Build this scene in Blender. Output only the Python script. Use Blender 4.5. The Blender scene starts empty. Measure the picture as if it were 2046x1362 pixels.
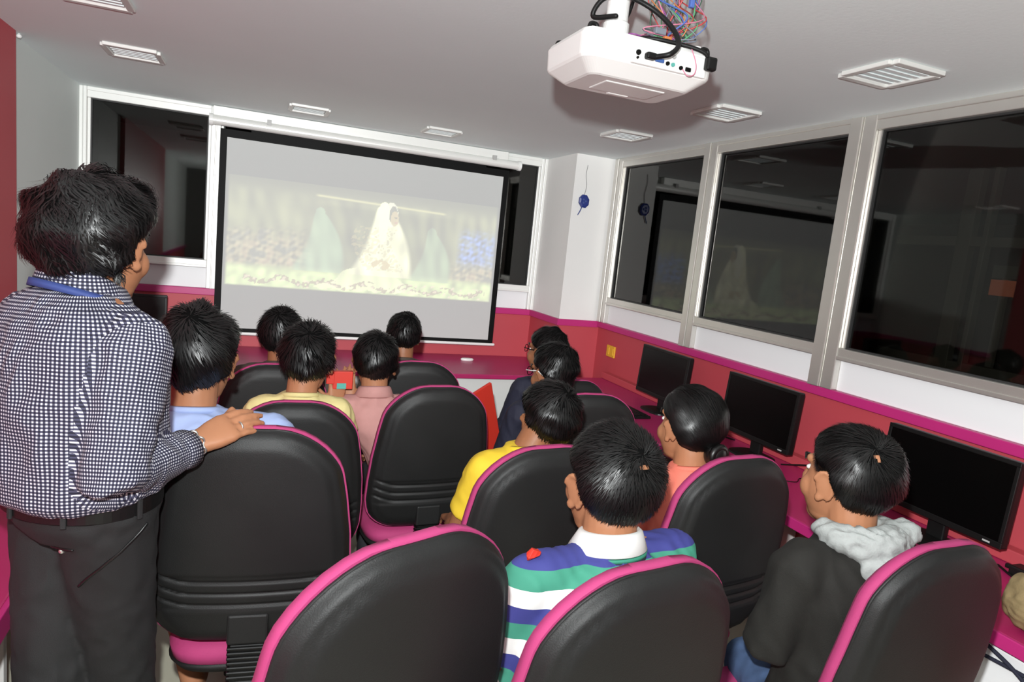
import bpy, bmesh, math, random
import numpy as np
from mathutils import Vector, Matrix
rng = np.random.default_rng(7); random.seed(7)
sc = bpy.context.scene
C = sc.collection
# ------------------------------------------------------------------ camera, world, lights, exposure
YAW, PITCH, ROLL, FPX, ZC = .3811, .1407, .1026, 1314.3, 1.62
_f = np.array([math.sin(YAW)*math.cos(PITCH), math.cos(YAW)*math.cos(PITCH), -math.sin(PITCH)])
_r = np.array([math.cos(YAW), -math.sin(YAW), 0.]); _u = np.cross(_r, _f)
_c, _s = math.cos(ROLL), math.sin(ROLL); _r, _u = _c*_r+_s*_u, -_s*_r+_c*_u
cd = bpy.data.cameras.new('camera'); cam = bpy.data.objects.new('camera', cd); C.objects.link(cam)
cd.sensor_fit = 'HORIZONTAL'; cd.sensor_width = 36; cd.lens = FPX/2046*36; cd.clip_start = .05
m = Matrix.Identity(4)
for i in range(3): m[i][0], m[i][1], m[i][2] = _r[i], _u[i], -_f[i]
m[2][3] = ZC; cam.matrix_world = m
sc.camera = cam
wd = bpy.data.worlds.new('world'); sc.world = wd; wd.use_nodes = True
wd.node_tree.nodes['Background'].inputs[0].default_value = (.5, .5, .52, 1); wd.node_tree.nodes['Background'].inputs[1].default_value = .05
# the camera's flash gun, a little above the lens
ld = bpy.data.lights.new('camera_flash', 'POINT'); ld.energy = 48; ld.shadow_soft_size = .018; ld.color = (.97, 1, 1); ld.use_nodes = True
nt = ld.node_tree; em = next(n for n in nt.nodes if n.type == 'EMISSION'); lf = nt.nodes.new('ShaderNodeLightFalloff')
lf.inputs['Strength'].default_value = 1.0; fa = nt.nodes.new('ShaderNodeMath'); fa.operation = 'MULTIPLY_ADD'; fa.inputs[1].default_value = .48
nt.links.new(lf.outputs['Constant'], fa.inputs[0]); nt.links.new(lf.outputs['Linear'], fa.inputs[2]); nt.links.new(fa.outputs[0], em.inputs['Strength'])
fl = bpy.data.objects.new('camera_flash', ld); C.objects.link(fl); fl.location = tuple(np.array([0, 0, ZC]) + _u*.15 - _r*.03 - _f*.02)
sc.view_settings.view_transform = 'Standard'; sc.view_settings.look = 'None'; sc.view_settings.gamma = 1; sc.view_settings.use_curve_mapping = False
sc.view_settings.exposure = 0.0
# ------------------------------------------------------------------ materials
M = {}
def mat(name, col, rough=.5, metal=0., spec=.5, bump=None, var=None, emit=None, sheen=0., coat=0.):
    mt = bpy.data.materials.new(name); mt.use_nodes = True; nt = mt.node_tree; b = nt.nodes['Principled BSDF']
    b.inputs['Base Color'].default_value = (*col, 1); b.inputs['Roughness'].default_value = rough; b.inputs['Metallic'].default_value = metal
    b.inputs['Specular IOR Level'].default_value = spec; b.inputs['Sheen Weight'].default_value = sheen; b.inputs['Coat Weight'].default_value = coat
    tc = nt.nodes.new('ShaderNodeTexCoord')
    if var:      # (scale, amount)
        n = nt.nodes.new('ShaderNodeTexNoise'); n.inputs['Scale'].default_value = var[0]; n.inputs['Detail'].default_value = 5
        nt.links.new(tc.outputs['Object'], n.inputs['Vector'])
        mx = nt.nodes.new('ShaderNodeMix'); mx.data_type = 'RGBA'
        mx.inputs['A'].default_value = (*[max(0, c*(1-var[1])) for c in col], 1); mx.inputs['B'].default_value = (*[min(1, c*(1+var[1])) for c in col], 1)
        nt.links.new(n.outputs['Fac'], mx.inputs['Factor']); nt.links.new(mx.outputs['Result'], b.inputs['Base Color'])
    if bump:     # (scale, strength, distance)
        n = nt.nodes.new('ShaderNodeTexNoise'); n.inputs['Scale'].default_value = bump[0]; n.inputs['Detail'].default_value = 4
        nt.links.new(tc.outputs['Object'], n.inputs['Vector'])
        bp = nt.nodes.new('ShaderNodeBump'); bp.inputs['Strength'].default_value = bump[1]; bp.inputs['Distance'].default_value = bump[2]
        nt.links.new(n.outputs['Fac'], bp.inputs['Height']); nt.links.new(bp.outputs['Normal'], b.inputs['Normal'])
    if emit:
        b.inputs['Emission Color'].default_value = (*emit[:3], 1); b.inputs['Emission Strength'].default_value = emit[3]
    M[name] = mt; return mt
mat('ceiling', (.82, .89, .89), .9, bump=(60, .05, .01), var=(1.5, .04))
mat('white_wall', (.74, .73, .71), .7, var=(2, .03), bump=(80, .05, .005))
mat('white_panel', (.78, .78, .79), .45, var=(3, .02))
mat('grey_wall', (.64, .68, .66), .6, var=(2, .04))
mat('red', (.45, .056, .072), .55, var=(3, .05), bump=(150, .05, .003))
mat('magenta', (.46, .022, .16), .4, var=(5, .06))
mat('desk', (.40, .02, .11), .35, var=(4, .08))
mat('apron', (.62, .62, .60), .5)
mat('alu', (.66, .64, .60), .36, .75, var=(9, .05), bump=(90, .03, .002))
mat('alu_white', (.78, .78, .75), .4, .15)
mat('gasket', (.02, .02, .02), .6)
mat('floor', (.42, .41, .32), .35, var=(6, .08))
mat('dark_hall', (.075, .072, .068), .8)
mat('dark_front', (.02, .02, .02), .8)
mat('hall_post', (.35, .34, .30), .5, .3)
mat('hall_red', (.4, .05, .03), .5)
mat('hall_panel', (.22, .22, .22), .5)
mat('hall_orange', (.7, .2, .08), .5, emit=(1, .25, .12, .25))
mat('lamp_on', (.9, .9, .9), .5, emit=(1, 1, .97, 6))
mat('panel_on', (.9, .9, .9), .5, emit=(1, 1, .97, .6))
mat('black', (.003, .003, .003), .6, spec=.15)
mat('screen_black', (.0015, .0015, .0015), .25, spec=.2)
mat('black_plastic', (.005, .005, .005), .45, spec=.3, bump=(300, .05, .002))
mat('chair_plastic', (.0125, .0125, .0125), .52, spec=.36, bump=(420, .22, .002), var=(7, .3))
mat('pink', (.42, .04, .155), .8, bump=(700, .2, .002), var=(20, .08))
mat('skin', (.42, .185, .095), .5, spec=.35, bump=(250, .08, .002), var=(18, .10))
mat('skin_dark', (.30, .125, .06), .5, spec=.35, bump=(250, .08, .002), var=(18, .10))
mat('lip', (.36, .12, .09), .5)
mat('hair', (.0045, .004, .004), .38, spec=.5)
mat('hair_cap', (.003, .003, .003), .9, spec=.08)
mat('hair_soft', (.0055, .005, .005), .45, spec=.45)
mat('eye_white', (.7, .68, .65), .2)
mat('iris', (.02, .012, .008), .15)
mat('nail', (.62, .36, .28), .3)
mat('silver', (.75, .74, .7), .25, .9)
mat('blue_strap', (.035, .06, .22), .7, bump=(600, .2, .002))
mat('leather', (.006, .006, .006), .35, bump=(200, .1, .002))
mat('trousers', (.014, .014, .0145), .8, bump=(500, .3, .002), var=(12, .2))
mat('dark_cloth', (.016, .016, .02), .8, bump=(300, .2, .003))
mat('navy_cloth', (.012, .013, .03), .8, bump=(300, .2, .003))
mat('jeans', (.07, .12, .24), .8, bump=(500, .4, .002), var=(30, .3))
mat('light_blue', (.36, .45, .72), .8, bump=(400, .15, .002), var=(9, .08))
mat('pale_yellow', (.72, .62, .28), .8, bump=(400, .15, .002))
mat('yellow', (.75, .52, .03), .8, bump=(400, .15, .002))
mat('dusty_pink', (.50, .25, .23), .8, bump=(400, .15, .002), var=(30, .1))
mat('orange_top', (.78, .20, .14), .8, bump=(400, .15, .002))
mat('hoodie', (.011, .010, .008), .85, bump=(350, .3, .003), var=(15, .15))
mat('hood_grey', (.38, .40, .39), .9, bump=(160, .35, .004), var=(40, .12))
mat('brown_cloth', (.06, .045, .035), .8)
mat('white_cloth', (.8, .8, .78), .8, bump=(400, .15, .002))
mat('green_cloth', (.04, .26, .17), .8)
mat('red_paper', (.62, .035, .02), .5)
mat('projector', (.82, .82, .80), .35, var=(8, .02))
mat('projector_grey', (.4, .4, .39), .4)
mat('port_blue', (.05, .12, .35), .4)
mat('port_teal', (.1, .4, .35), .4)
mat('yellow_plastic', (.70, .38, .03), .4)
mat('blue_plastic', (.015, .03, .18), .4)
mat('thread', (.25, .25, .25), .7)
mat('khaki', (.26, .19, .09), .8, bump=(200, .3, .003))
mat('screen_cloth', (.52, .53, .52), .8)
for n, c in dict(red=(.5, .05, .05), green=(.12, .45, .2), blue=(.08, .15, .45), orange=(.6, .2, .06), pinkw=(.6, .2, .3), purple=(.25, .06, .25), grey=(.2, .22, .26), darkg=(.05, .12, .08)).items(): mat('wire_'+n, c, .4)
def glass_mat():
    mt = bpy.data.materials.new('window_glass'); mt.use_nodes = True; nt = mt.node_tree; nt.nodes.clear()
    o = nt.nodes.new('ShaderNodeOutputMaterial'); mx = nt.nodes.new('ShaderNodeMixShader'); fr = nt.nodes.new('ShaderNodeFresnel'); fr.inputs[0].default_value = 1.58
    tr = nt.nodes.new('ShaderNodeBsdfTransparent'); tr.inputs[0].default_value = (.42, .42, .40, 1)
    gl = nt.nodes.new('ShaderNodeBsdfGlossy'); gl.inputs['Roughness'].default_value = .03; gl.inputs[0].default_value = (.9, .9, .88, 1)
    nt.links.new(fr.outputs[0], mx.inputs[0]); nt.links.new(tr.outputs[0], mx.inputs[1]); nt.links.new(gl.outputs[0], mx.inputs[2]); nt.links.new(mx.outputs[0], o.inputs[0])
    M['glass'] = mt
glass_mat()
def _math(nt, op, a, b=None):
    n = nt.nodes.new('ShaderNodeMath'); n.operation = op
    for i, v in enumerate((a, b)):
        if v is None: continue
        if isinstance(v, (int, float)): n.inputs[i].default_value = v
        else: nt.links.new(v, n.inputs[i])
    return n.outputs[0]
def gingham():
    mt = mat('gingham', (.5, .5, .5), .8); nt = mt.node_tree; b = nt.nodes['Principled BSDF']
    uv = nt.nodes.new('ShaderNodeUVMap'); uv.uv_map = 'UVMap'; sp = nt.nodes.new('ShaderNodeSeparateXYZ'); nt.links.new(uv.outputs[0], sp.inputs[0])
    P = .0068
    a = _math(nt, 'GREATER_THAN', _math(nt, 'FRACT', _math(nt, 'DIVIDE', sp.outputs[0], P)), .47)
    c = _math(nt, 'GREATER_THAN', _math(nt, 'FRACT', _math(nt, 'DIVIDE', sp.outputs[1], P)), .47)
    f = _math(nt, 'DIVIDE', _math(nt, 'ADD', a, c), 2.0)
    r = nt.nodes.new('ShaderNodeValToRGB'); r.color_ramp.interpolation = 'CONSTANT'
    e = r.color_ramp.elements; e[0].position = 0; e[0].color = (.62, .62, .66, 1); e[1].position = .75; e[1].color = (.008, .008, .022, 1)
    k = e.new(.25); k.color = (.055, .055, .10, 1)
    nt.links.new(f, r.inputs[0]); nt.links.new(r.outputs[0], b.inputs['Base Color'])
gingham()
def stripes():
    mt = mat('polo_stripes', (.5, .5, .5), .8); nt = mt.node_tree; b = nt.nodes['Principled BSDF']
    tc = next(n for n in nt.nodes if n.type == 'TEX_COORD'); sp = nt.nodes.new('ShaderNodeSeparateXYZ'); nt.links.new(tc.outputs['Object'], sp.inputs[0])
    z = _math(nt, 'ADD', sp.outputs[2], _math(nt, 'MULTIPLY', sp.outputs[1], .10))
    f = _math(nt, 'FRACT', _math(nt, 'DIVIDE', _math(nt, 'ADD', z, STRIPE_SHIFT), .105))
    r = nt.nodes.new('ShaderNodeValToRGB'); r.color_ramp.interpolation = 'CONSTANT'
    e = r.color_ramp.elements; e[0].position = 0; e[0].color = (.80, .80, .77, 1); e[1].position = .34; e[1].color = (.05, .28, .19, 1)
    k = e.new(.67); k.color = (.045, .05, .24, 1)
    nt.links.new(f, r.inputs[0]); nt.links.new(r.outputs[0], b.inputs['Base Color'])
STRIPE_SHIFT = .008
stripes()
# ------------------------------------------------------------------ helpers
def V(*a): return np.array(a, float)
def nrm(a): a = np.asarray(a, float); return a/(np.linalg.norm(a)+1e-12)
class MB:
    def __init__(s): s.v = []; s.f = []
    def add(s, v, f):
        o = len(s.v); s.v += [tuple(map(float, p)) for p in v]; s.f += [tuple(i+o for i in q) for q in f]; return s
    def box(s, x0, x1, y0, y1, z0, z1):
        return s.add([(x0,y0,z0),(x1,y0,z0),(x1,y1,z0),(x0,y1,z0),(x0,y0,z1),(x1,y0,z1),(x1,y1,z1),(x0,y1,z1)], [(0,3,2,1),(4,5,6,7),(0,1,5,4),(1,2,6,5),(2,3,7,6),(3,0,4,7)])
    def mesh(s, name, smooth=False, off=(0,0,0)):
        me = bpy.data.meshes.new(name)
        v = (np.array(s.v)-np.array(off)).tolist() if len(s.v) else []
        me.from_pydata(v, [], s.f); me.update()
        bm = bmesh.new(); bm.from_mesh(me); bmesh.ops.recalc_face_normals(bm, faces=bm.faces[:]); bm.to_mesh(me); bm.free()
        if smooth: me.polygons.foreach_set('use_smooth', [True]*len(me.polygons))
        return me
def loft(mb, rings, n=20, cap=True):
    """rings: (centre, A, B[, p]) semi-axis vectors A, B; superellipse exponent p"""
    vs = []; fs = []
    for R in rings:
        c, A, B = R[0], R[1], R[2]; p = R[3] if len(R) > 3 else 2.
        for k in range(n):
            t = 2*math.pi*k/n; ct, st = math.cos(t), math.sin(t)
            vs.append(c + A*math.copysign(abs(ct)**(2/p), ct) + B*math.copysign(abs(st)**(2/p), st))
    for i in range(len(rings)-1):
        for k in range(n): fs.append((i*n+k, i*n+(k+1)%n, (i+1)*n+(k+1)%n, (i+1)*n+k))
    if cap:
        a = len(vs); vs.append(rings[0][0]); vs.append(rings[-1][0]); L = (len(rings)-1)*n
        for k in range(n): fs.append((a, (k+1)%n, k)); fs.append((a+1, L+k, L+(k+1)%n))
    return mb.add(vs, fs)
def chain(mb, pts, rad, n=12, round_ends=True, squash=None):
    pts = [np.asarray(p, float) for p in pts]; rad = list(rad) if hasattr(rad, '__len__') else [rad]*len(pts)
    T = []
    for i in range(len(pts)):
        a = pts[max(i-1, 0)]; b = pts[min(i+1, len(pts)-1)]; T.append(nrm(b-a))
    ref = V(0,0,1) if abs(T[0][2]) < .9 else V(1,0,0); A = nrm(np.cross(T[0], ref)); rings = []
    for i, p in enumerate(pts):
        A = nrm(A - T[i]*A.dot(T[i])); B = np.cross(T[i], A)
        rings.append((p, A*rad[i], B*rad[i]))
    if round_ends:
        def endr(r, T, sg): return [(r[0]+T*sg*np.linalg.norm(r[1])*math.sin(q), r[1]*math.cos(q), r[2]*math.cos(q)) for q in (1.35, 1.0, .55)]
        rings = endr(rings[0], T[0], -1) + rings + endr(rings[-1], T[-1], 1)[::-1]
    return loft(mb, rings, n)
def spline(P, k=6):
    P = [np.asarray(p, float) for p in P]; P = [2*P[0]-P[1]]+P+[2*P[-1]-P[-2]]; out = []
    for i in range(1, len(P)-2):
        for j in range(k):
            t = j/k; a, b, c, d = P[i-1], P[i], P[i+1], P[i+2]
            out.append(.5*((2*b)+(-a+c)*t+(2*a-5*b+4*c-d)*t*t+(-a+3*b-3*c+d)*t**3))
    out.append(P[-2]); return out
def ellip(mb, c, s, R=None, nu=18, nv=12):
    vs = []; fs = []; R = np.eye(3) if R is None else R
    for i in range(1, nv):
        th = math.pi*i/nv
        for k in range(nu):
            ph = 2*math.pi*k/nu; vs.append(np.asarray(c)+R@(np.array([math.sin(th)*math.cos(ph), math.sin(th)*math.sin(ph), math.cos(th)])*np.asarray(s)))
    for i in range(nv-2):
        for k in range(nu): fs.append((i*nu+k, i*nu+(k+1)%nu, (i+1)*nu+(k+1)%nu, (i+1)*nu+k))
    a = len(vs); vs.append(np.asarray(c)+R@np.array([0,0,s[2]])); vs.append(np.asarray(c)+R@np.array([0,0,-s[2]]))
    for k in range(nu): fs.append((a, (k+1)%nu, k)); fs.append((a+1, (nv-2)*nu+k, (nv-2)*nu+(k+1)%nu))
    return mb.add(vs, fs)
def link(name, me, material, parent=None, loc=(0,0,0)):
    o = bpy.data.objects.new(name, me); C.objects.link(o); o.location = loc
    if material is not None and len(me.materials) == 0: me.materials.append(M[material] if isinstance(material, str) else material)
    if parent: o.parent = parent
    return o
def bevel_mesh(me, w, seg=2):
    bm = bmesh.new(); bm.from_mesh(me); bmesh.ops.bevel(bm, geom=bm.edges[:]+bm.verts[:], offset=w, segments=seg, profile=.5, affect='EDGES', clamp_overlap=True); bm.to_mesh(me); bm.free(); return me
def obj(name, mb, material, parent=None, smooth=False, bevel=0., off=(0,0,0), loc=(0,0,0), seg=2):
    me = mb.mesh(name, smooth, off)
    if bevel: bevel_mesh(me, bevel, seg)
    return link(name, me, material, parent, loc)
def tag(o, label=None, cat=None, group=None, kind=None):
    if label: o['label'] = label
    if cat: o['category'] = cat
    if group: o['group'] = group
    if kind: o['kind'] = kind
    return o
def empty(name, loc=(0,0,0), rz=0.):
    o = bpy.data.objects.new(name, None); C.objects.link(o); o.location = tuple(loc); o.rotation_euler = (0,0,rz); o.empty_display_size = .1; return o
def struct(name, mb, material, **k): return tag(obj(name, mb, material, **k), kind='structure')
def B(*a): return MB().box(*a)
def copy_tree(o, parent=None):
    c = o.copy(); C.objects.link(c); c.parent = parent
    for ch in list(o.children): copy_tree(ch, c)
    return c
def remesh(mb, name, vox, smooth=6, off=(0,0,0), fac=.5):
    me = mb.mesh(name); o = bpy.data.objects.new('tmp', me); C.objects.link(o)
    r = o.modifiers.new('r', 'REMESH'); r.mode = 'VOXEL'; r.voxel_size = vox; r.use_smooth_shade = True
    if smooth: s = o.modifiers.new('s', 'SMOOTH'); s.iterations = smooth; s.factor = fac
    dg = bpy.context.evaluated_depsgraph_get(); dg.update()
    out = bpy.data.meshes.new_from_object(o.evaluated_get(dg)); out.name = name
    bpy.data.objects.remove(o); bpy.data.meshes.remove(me)
    if any(off):
        co = getco(out); setco(out, co-np.array(off))
    return out
def getco(me):
    a = np.empty(len(me.vertices)*3); me.vertices.foreach_get('co', a); return a.reshape(-1, 3)
def setco(me, a): me.vertices.foreach_set('co', np.ascontiguousarray(a).ravel()); me.update()
def getno(me):
    a = np.empty(len(me.vertices)*3); me.vertices.foreach_get('normal', a); return a.reshape(-1, 3)
def wob(p, freq, seed, n=7):
    r = np.random.default_rng(seed); out = np.zeros(len(p))
    for _ in range(n):
        k = nrm(r.normal(size=3))*freq*r.uniform(.6, 1.6); out += np.sin(p@k + r.uniform(0, 6.28))
    return out/n**.5
def folds(me, amp, freq, seed, stretch=(1, 1, 1)):
    co = getco(me); no = getno(me); p = co*np.array(stretch)
    w = p + .012*np.stack([wob(p, 30, seed+9), wob(p, 30, seed+5), wob(p, 30, seed+6)], 1)
    h = wob(w, freq, seed); h = .5*h + .9*(.6-np.abs(wob(w, freq*.8, seed+31)))
    setco(me, co + no*(amp*h)[:, None]); return me
def dup_name(n): return n
# ------------------------------------------------------------------ room shell
YF, XR, XL, H = 5.29, 2.63, -1.12, 2.383
XC, YC = 2.267, 4.706
struct('floor', B(-3, 8, -2.2, 7.4, -.06, 0), 'floor')
struct('ceiling', B(XL-.1, XR+.06, -2.2, YF+.06, H, H+.06), 'ceiling')
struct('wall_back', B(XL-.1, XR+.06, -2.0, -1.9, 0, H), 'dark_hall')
# left wall: grey upper, red lower, and red proud panelling nearer the camera
struct('wall_left', B(XL-.1, XL, -1.9, YF+.06, 1.10, H), 'grey_wall')
struct('wall_left_lower', B(XL-.1, XL+.002, -1.9, YF+.06, 0, 1.06), 'red')
struct('wall_left_red_pier', B(XL, XL+.035, 1.2, 3.90, 1.10, H), 'red')
struct('trim_1', B(XL-.02, XL+.03, -1.9, YF, 1.06, 1.10), 'magenta')
# front wall
struct('wall_front', B(XL-.1, XC, YF, YF+.06, 0, 1.05), 'red')
struct('trim_2', B(XL, XC, YF-.025, YF+.05, 1.05, 1.10), 'magenta', bevel=.004)
# pier in the right corner
struct('wall_pier', B(XC, XR+.06, YC, YF+.06, 1.10, H), 'white_wall')
struct('wall_pier_lower', B(XC, XR+.06, YC, YF+.06, 0, 1.05), 'red')
struct('trim_3', MB().box(XC-.022, XC+.05, YC-.022, YF-.025, 1.05, 1.10).box(XC+.05, XR-.02, YC-.022, YC+.05, 1.05, 1.10), 'magenta')
# right wall
struct('wall_right', B(XR, XR+.06, -1.9, YC, 0, 1.055), 'red')
struct('trim_4', B(XR-.028, XR+.05, -1.9, YC-.022, 1.055, 1.10), 'magenta', bevel=.004)
# windows. axis 'x': along the front wall (constant y), axis 'y': along the right wall (constant x)
ZS0, ZS1, ZG, ZT = 1.25, 1.305, 2.315, H
def bar(ax, a0, a1, d0, d1, z0, z1):     # d: depth into the room from the wall face (positive towards the room)
    if ax == 'x': return B(a0, a1, YF-d1, YF-d0, z0, z1)
    return B(XR-d1, XR-d0, a0, a1, z0, z1)
wn = [0]
def window(ax, a0, a1, metal, tb=.045):
    wn[0] += 1; c = (a0+a1)/2
    w = empty('window_%d' % wn[0], (c, YF, 0) if ax == 'x' else (XR, c, 0)); tag(w, kind='structure'); off = w.location
    def part(name, b, mt, bev=.003): return obj(name, b, mt, w, bevel=bev, off=off)
    part('lower_panel', bar(ax, a0, a1, -.03, .0, 1.10, ZS0), 'white_panel')
    part('sill_bar', bar(ax, a0, a1, -.03, .03, ZS0, ZS1), metal)
    part('sill_bead', bar(ax, a0, a1, -.005, .038, ZS0, ZS0+.018), metal)
    part('head_bar', bar(ax, a0, a1, -.03, .03, ZG, ZT), metal)
    part('head_bead', bar(ax, a0, a1, -.005, .036, ZT-.025, ZT), metal)
    part('jamb', bar(ax, a0, a0+.018, -.03, .015, ZS1, ZG), metal); part('jamb', bar(ax, a1-.018, a1, -.03, .015, ZS1, ZG), metal)
    g = MB()
    for b in ((a0+.018, a0+.026, ZS1, ZG), (a1-.026, a1-.018, ZS1, ZG)): g.add(*(lambda q: (q.v, q.f))(bar(ax, b[0], b[1], -.02, .006, b[2], b[3])))
    for b in ((ZS1, ZS1+.008), (ZG-.008, ZG)): g.add(*(lambda q: (q.v, q.f))(bar(ax, a0+.026, a1-.026, -.02, .006, b[0], b[1])))
    obj('gasket', g, 'gasket', w, off=off)
    part('pane', bar(ax, a0+.02, a1-.02, -.012, -.006, ZS1+.002, ZG-.002), 'glass', 0)
    return w
tn = [4]
def mullion(ax, a0, a1, metal, z0=1.10):
    tn[0] += 1; w = tag(empty('trim_%d' % tn[0], ((a0+a1)/2, YF, 0) if ax == 'x' else (XR, (a0+a1)/2, 0)), kind='structure'); off = w.location
    d = (a1-a0)
    obj('post', bar(ax, a0, a0+d*.48, -.03, .035, z0, ZT), metal, w, bevel=.004, off=off)
    obj('post', bar(ax, a0+d*.52, a1, -.03, .042, z0, ZT), metal, w, bevel=.004, off=off)
    obj('post_core', bar(ax, a0+d*.3, a0+d*.7, -.03, .028, z0, ZT), 'alu', w, off=off)
window('x', -1.075, -.325, 'alu_white'); mullion('x', XL, -1.075, 'alu_white'); mullion('x', -.325, -.262, 'alu_white')
window('x', -.262, .95, 'alu_white'); mullion('x', .95, 1.01, 'alu_white'); window('x', 1.01, 2.215, 'alu_white'); mullion('x', 2.215, XC, 'alu_white')
mullion('y', 4.575, 4.68, 'alu'); window('y', 3.56, 4.575, 'alu'); mullion('y', 3.445, 3.56, 'alu'); window('y', 2.462, 3.445, 'alu')
mullion('y', 2.32, 2.462, 'alu'); window('y', 1.20, 2.32, 'alu'); mullion('y', 1.06, 1.20, 'alu'); window('y', -.2, 1.06, 'alu'); mullion('y', -.34, -.2, 'alu'); window('y', -1.9, -.34, 'alu')
# the dark hall behind the glass
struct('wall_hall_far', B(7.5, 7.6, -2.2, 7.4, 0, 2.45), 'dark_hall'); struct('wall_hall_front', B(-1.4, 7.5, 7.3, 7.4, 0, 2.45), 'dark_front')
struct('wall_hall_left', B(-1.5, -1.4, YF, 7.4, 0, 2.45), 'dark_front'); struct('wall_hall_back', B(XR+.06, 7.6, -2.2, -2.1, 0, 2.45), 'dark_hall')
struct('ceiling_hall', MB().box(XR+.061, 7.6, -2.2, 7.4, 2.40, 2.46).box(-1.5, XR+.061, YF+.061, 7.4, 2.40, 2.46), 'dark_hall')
def hall_lamp(x, y, label):
    r = tag(empty('ceiling_lamp', (x, y, 2.40)), label, 'lamp', 'lit lamps in the dark hall behind the windows')
    mb = MB(); loft(mb, [(V(0,0,-.03), V(.13,0,0), V(0,.13,0)), (V(0,0,0), V(.15,0,0), V(0,.15,0))], 24); obj('lamp_housing', mb, 'hall_post', r)
    mb = MB(); loft(mb, [(V(0,0,-.038), V(.10,0,0), V(0,.10,0)), (V(0,0,-.031), V(.12,0,0), V(0,.12,0))], 24); obj('diffuser', mb, 'lamp_on', r)
hall_lamp(4.95, 5.6, 'bright round lamp seen through the middle right window, left of the two'); hall_lamp(6.0, 5.75, 'bright round lamp seen through the middle right window, beside the thick mullion')
hp = tag(empty('glazed_partition', (4.2, 2.9, 0)), 'dim metal framed partition in the dark hall behind the nearest right window', 'partition')
for y0, y1 in ((2.88, 2.97), (3.85, 3.93), (1.9, 1.98), (2.78, 2.81), (3.45, 3.48)): obj('post', B(4.17, 4.23, y0, y1, 0, 2.40), 'hall_post', hp, off=hp.location, bevel=.004)
for z0, z1 in ((1.12, 1.19), (1.92, 1.98)): obj('rail', B(4.175, 4.225, 1.0, 5.2, z0, z1), 'hall_post', hp, off=hp.location, bevel=.004)
obj('lower_panel', B(4.185, 4.215, 1.0, 5.2, .95, 1.12), 'hall_panel', hp, off=hp.location); obj('base_panel', B(4.185, 4.215, 1.0, 5.2, 0, .95), 'hall_red', hp, off=hp.location)
po = tag(empty('wall_poster', (4.6, 2.9, 1.5)), 'small glowing orange and white panel in the hall behind the nearest window', 'panel')
obj('panel_face', B(-.005, .005, -.075, .08, .13, .235), 'hall_orange', po); obj('panel_top', B(-.005, .005, -.075, .08, .245, .33), 'hall_post', po); obj('panel_stand', B(.01, .04, -.02, .02, -1.5, .33), 'hall_post', po); obj('panel_foot', B(-.12, .16, -.15, .15, -1.5, -1.48), 'hall_post', po)
# ceiling air diffusers
def vent(x, y, label):
    w = tag(empty('ceiling_vent', (x, y, H)), label, 'vent', 'square ceiling vents')
    a = .115
    for s in (-1, 1):
        obj('frame_bar', B(-a, a, s*a-.014, s*a+.014, -.016, 0), 'alu_white', w, bevel=.003); obj('frame_bar', B(s*a-.014, s*a+.014, -a+.014, a-.014, -.016, 0), 'alu_white', w, bevel=.003)
    obj('backing', B(-a+.01, a-.01, -a+.01, a-.01, -.004, -.001), 'ceiling', w)
    for k in (-2, -1, 0, 1, 2): obj('slat', MB().box(-a+.02, a-.02, k*.036-.008, k*.036+.008, -.010, -.006), 'ceiling', w)
for x, y, l in ((2.11, 1.865, 'square white ceiling vent at the right, nearest of all'), (2.12, 2.79, 'square ceiling vent half hidden behind the projector shadow'), (2.11, 3.72, 'square ceiling vent near the white corner pier'),
                (1.19, 4.72, 'ceiling vent above the right half of the projection screen'), (.29, 4.72, 'ceiling vent above the left half of the projection screen'), (-.6, 3.9, 'ceiling vent at the left in front of the left window'), (-.6, 2.98, 'ceiling vent cut off by the top left edge of the picture')): vent(x, y, l)
k = MB(); ellip(k, (0,0,0), (.012, .012, .010)); chain(k, [V(0,0,.0), V(.0,.0,.012)], .004, 8); tag(obj('ceiling_hook', k, 'projector', smooth=True, loc=(XL+.03, 3.96, H-.011)), 'tiny white knob in the top left ceiling corner', 'hook')
# ------------------------------------------------------------------ desks
def desk(name, label, top, aprons, legs, loc):
    d = tag(empty(name, loc), label, 'desk'); obj('desktop', top, 'desk', d, bevel=.006, off=loc)
    for a in aprons: obj('panel', a, 'apron', d, off=loc, bevel=.003)
    for a in legs: obj('support', a, 'apron', d, off=loc, bevel=.003)
    return d
ZD = .68
d = desk('wall_desk', 'long dark magenta desk running along the wall under the projection screen', B(XL+.004, XC-.004, 4.47, YF-.004, ZD-.035, ZD), [B(-.9, 2.0, 4.52, 4.54, .12, ZD-.035)], [B(x, x+.03, 4.541, YF-.01, 0, ZD-.035) for x in (XL+.02, -.2, .7, 1.55)], (.5, 4.8, 0))
d = desk('wall_desk', 'long magenta desk along the right wall carrying the three monitors', B(2.02, XR-.004, .2, 4.46, ZD-.035, ZD), [], [B(2.10, XR-.01, y, y+.03, 0, ZD-.035) for y in (.25, 1.35, 2.4, 3.4, 4.3)], (2.3, 2.3, 0))
obj('cable_channel', B(XR-.06, XR-.004, .2, 4.46, ZD+.001, ZD+.05), 'red', d, bevel=.004, off=(2.3, 2.3, 0)); obj('front_edge', B(2.008, 2.02, .2, 4.46, ZD-.04, ZD+.002), 'magenta', d, bevel=.003, off=(2.3, 2.3, 0))
d = desk('wall_desk', 'magenta desk edge at the left border behind the standing man', B(XL+.05, -.505, -.6, 3.6, ZD-.028, ZD+.01), [], [B(XL+.05, -.62, y, y+.03, 0, ZD-.028) for y in (-.5, .9, 2.1, 3.5)], (-.8, 1.5, 0))
obj('front_edge', B(-.505, -.49, -.6, 3.6, ZD-.05, ZD+.012), 'magenta', d, bevel=.003, off=(-.8, 1.5, 0))
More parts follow.
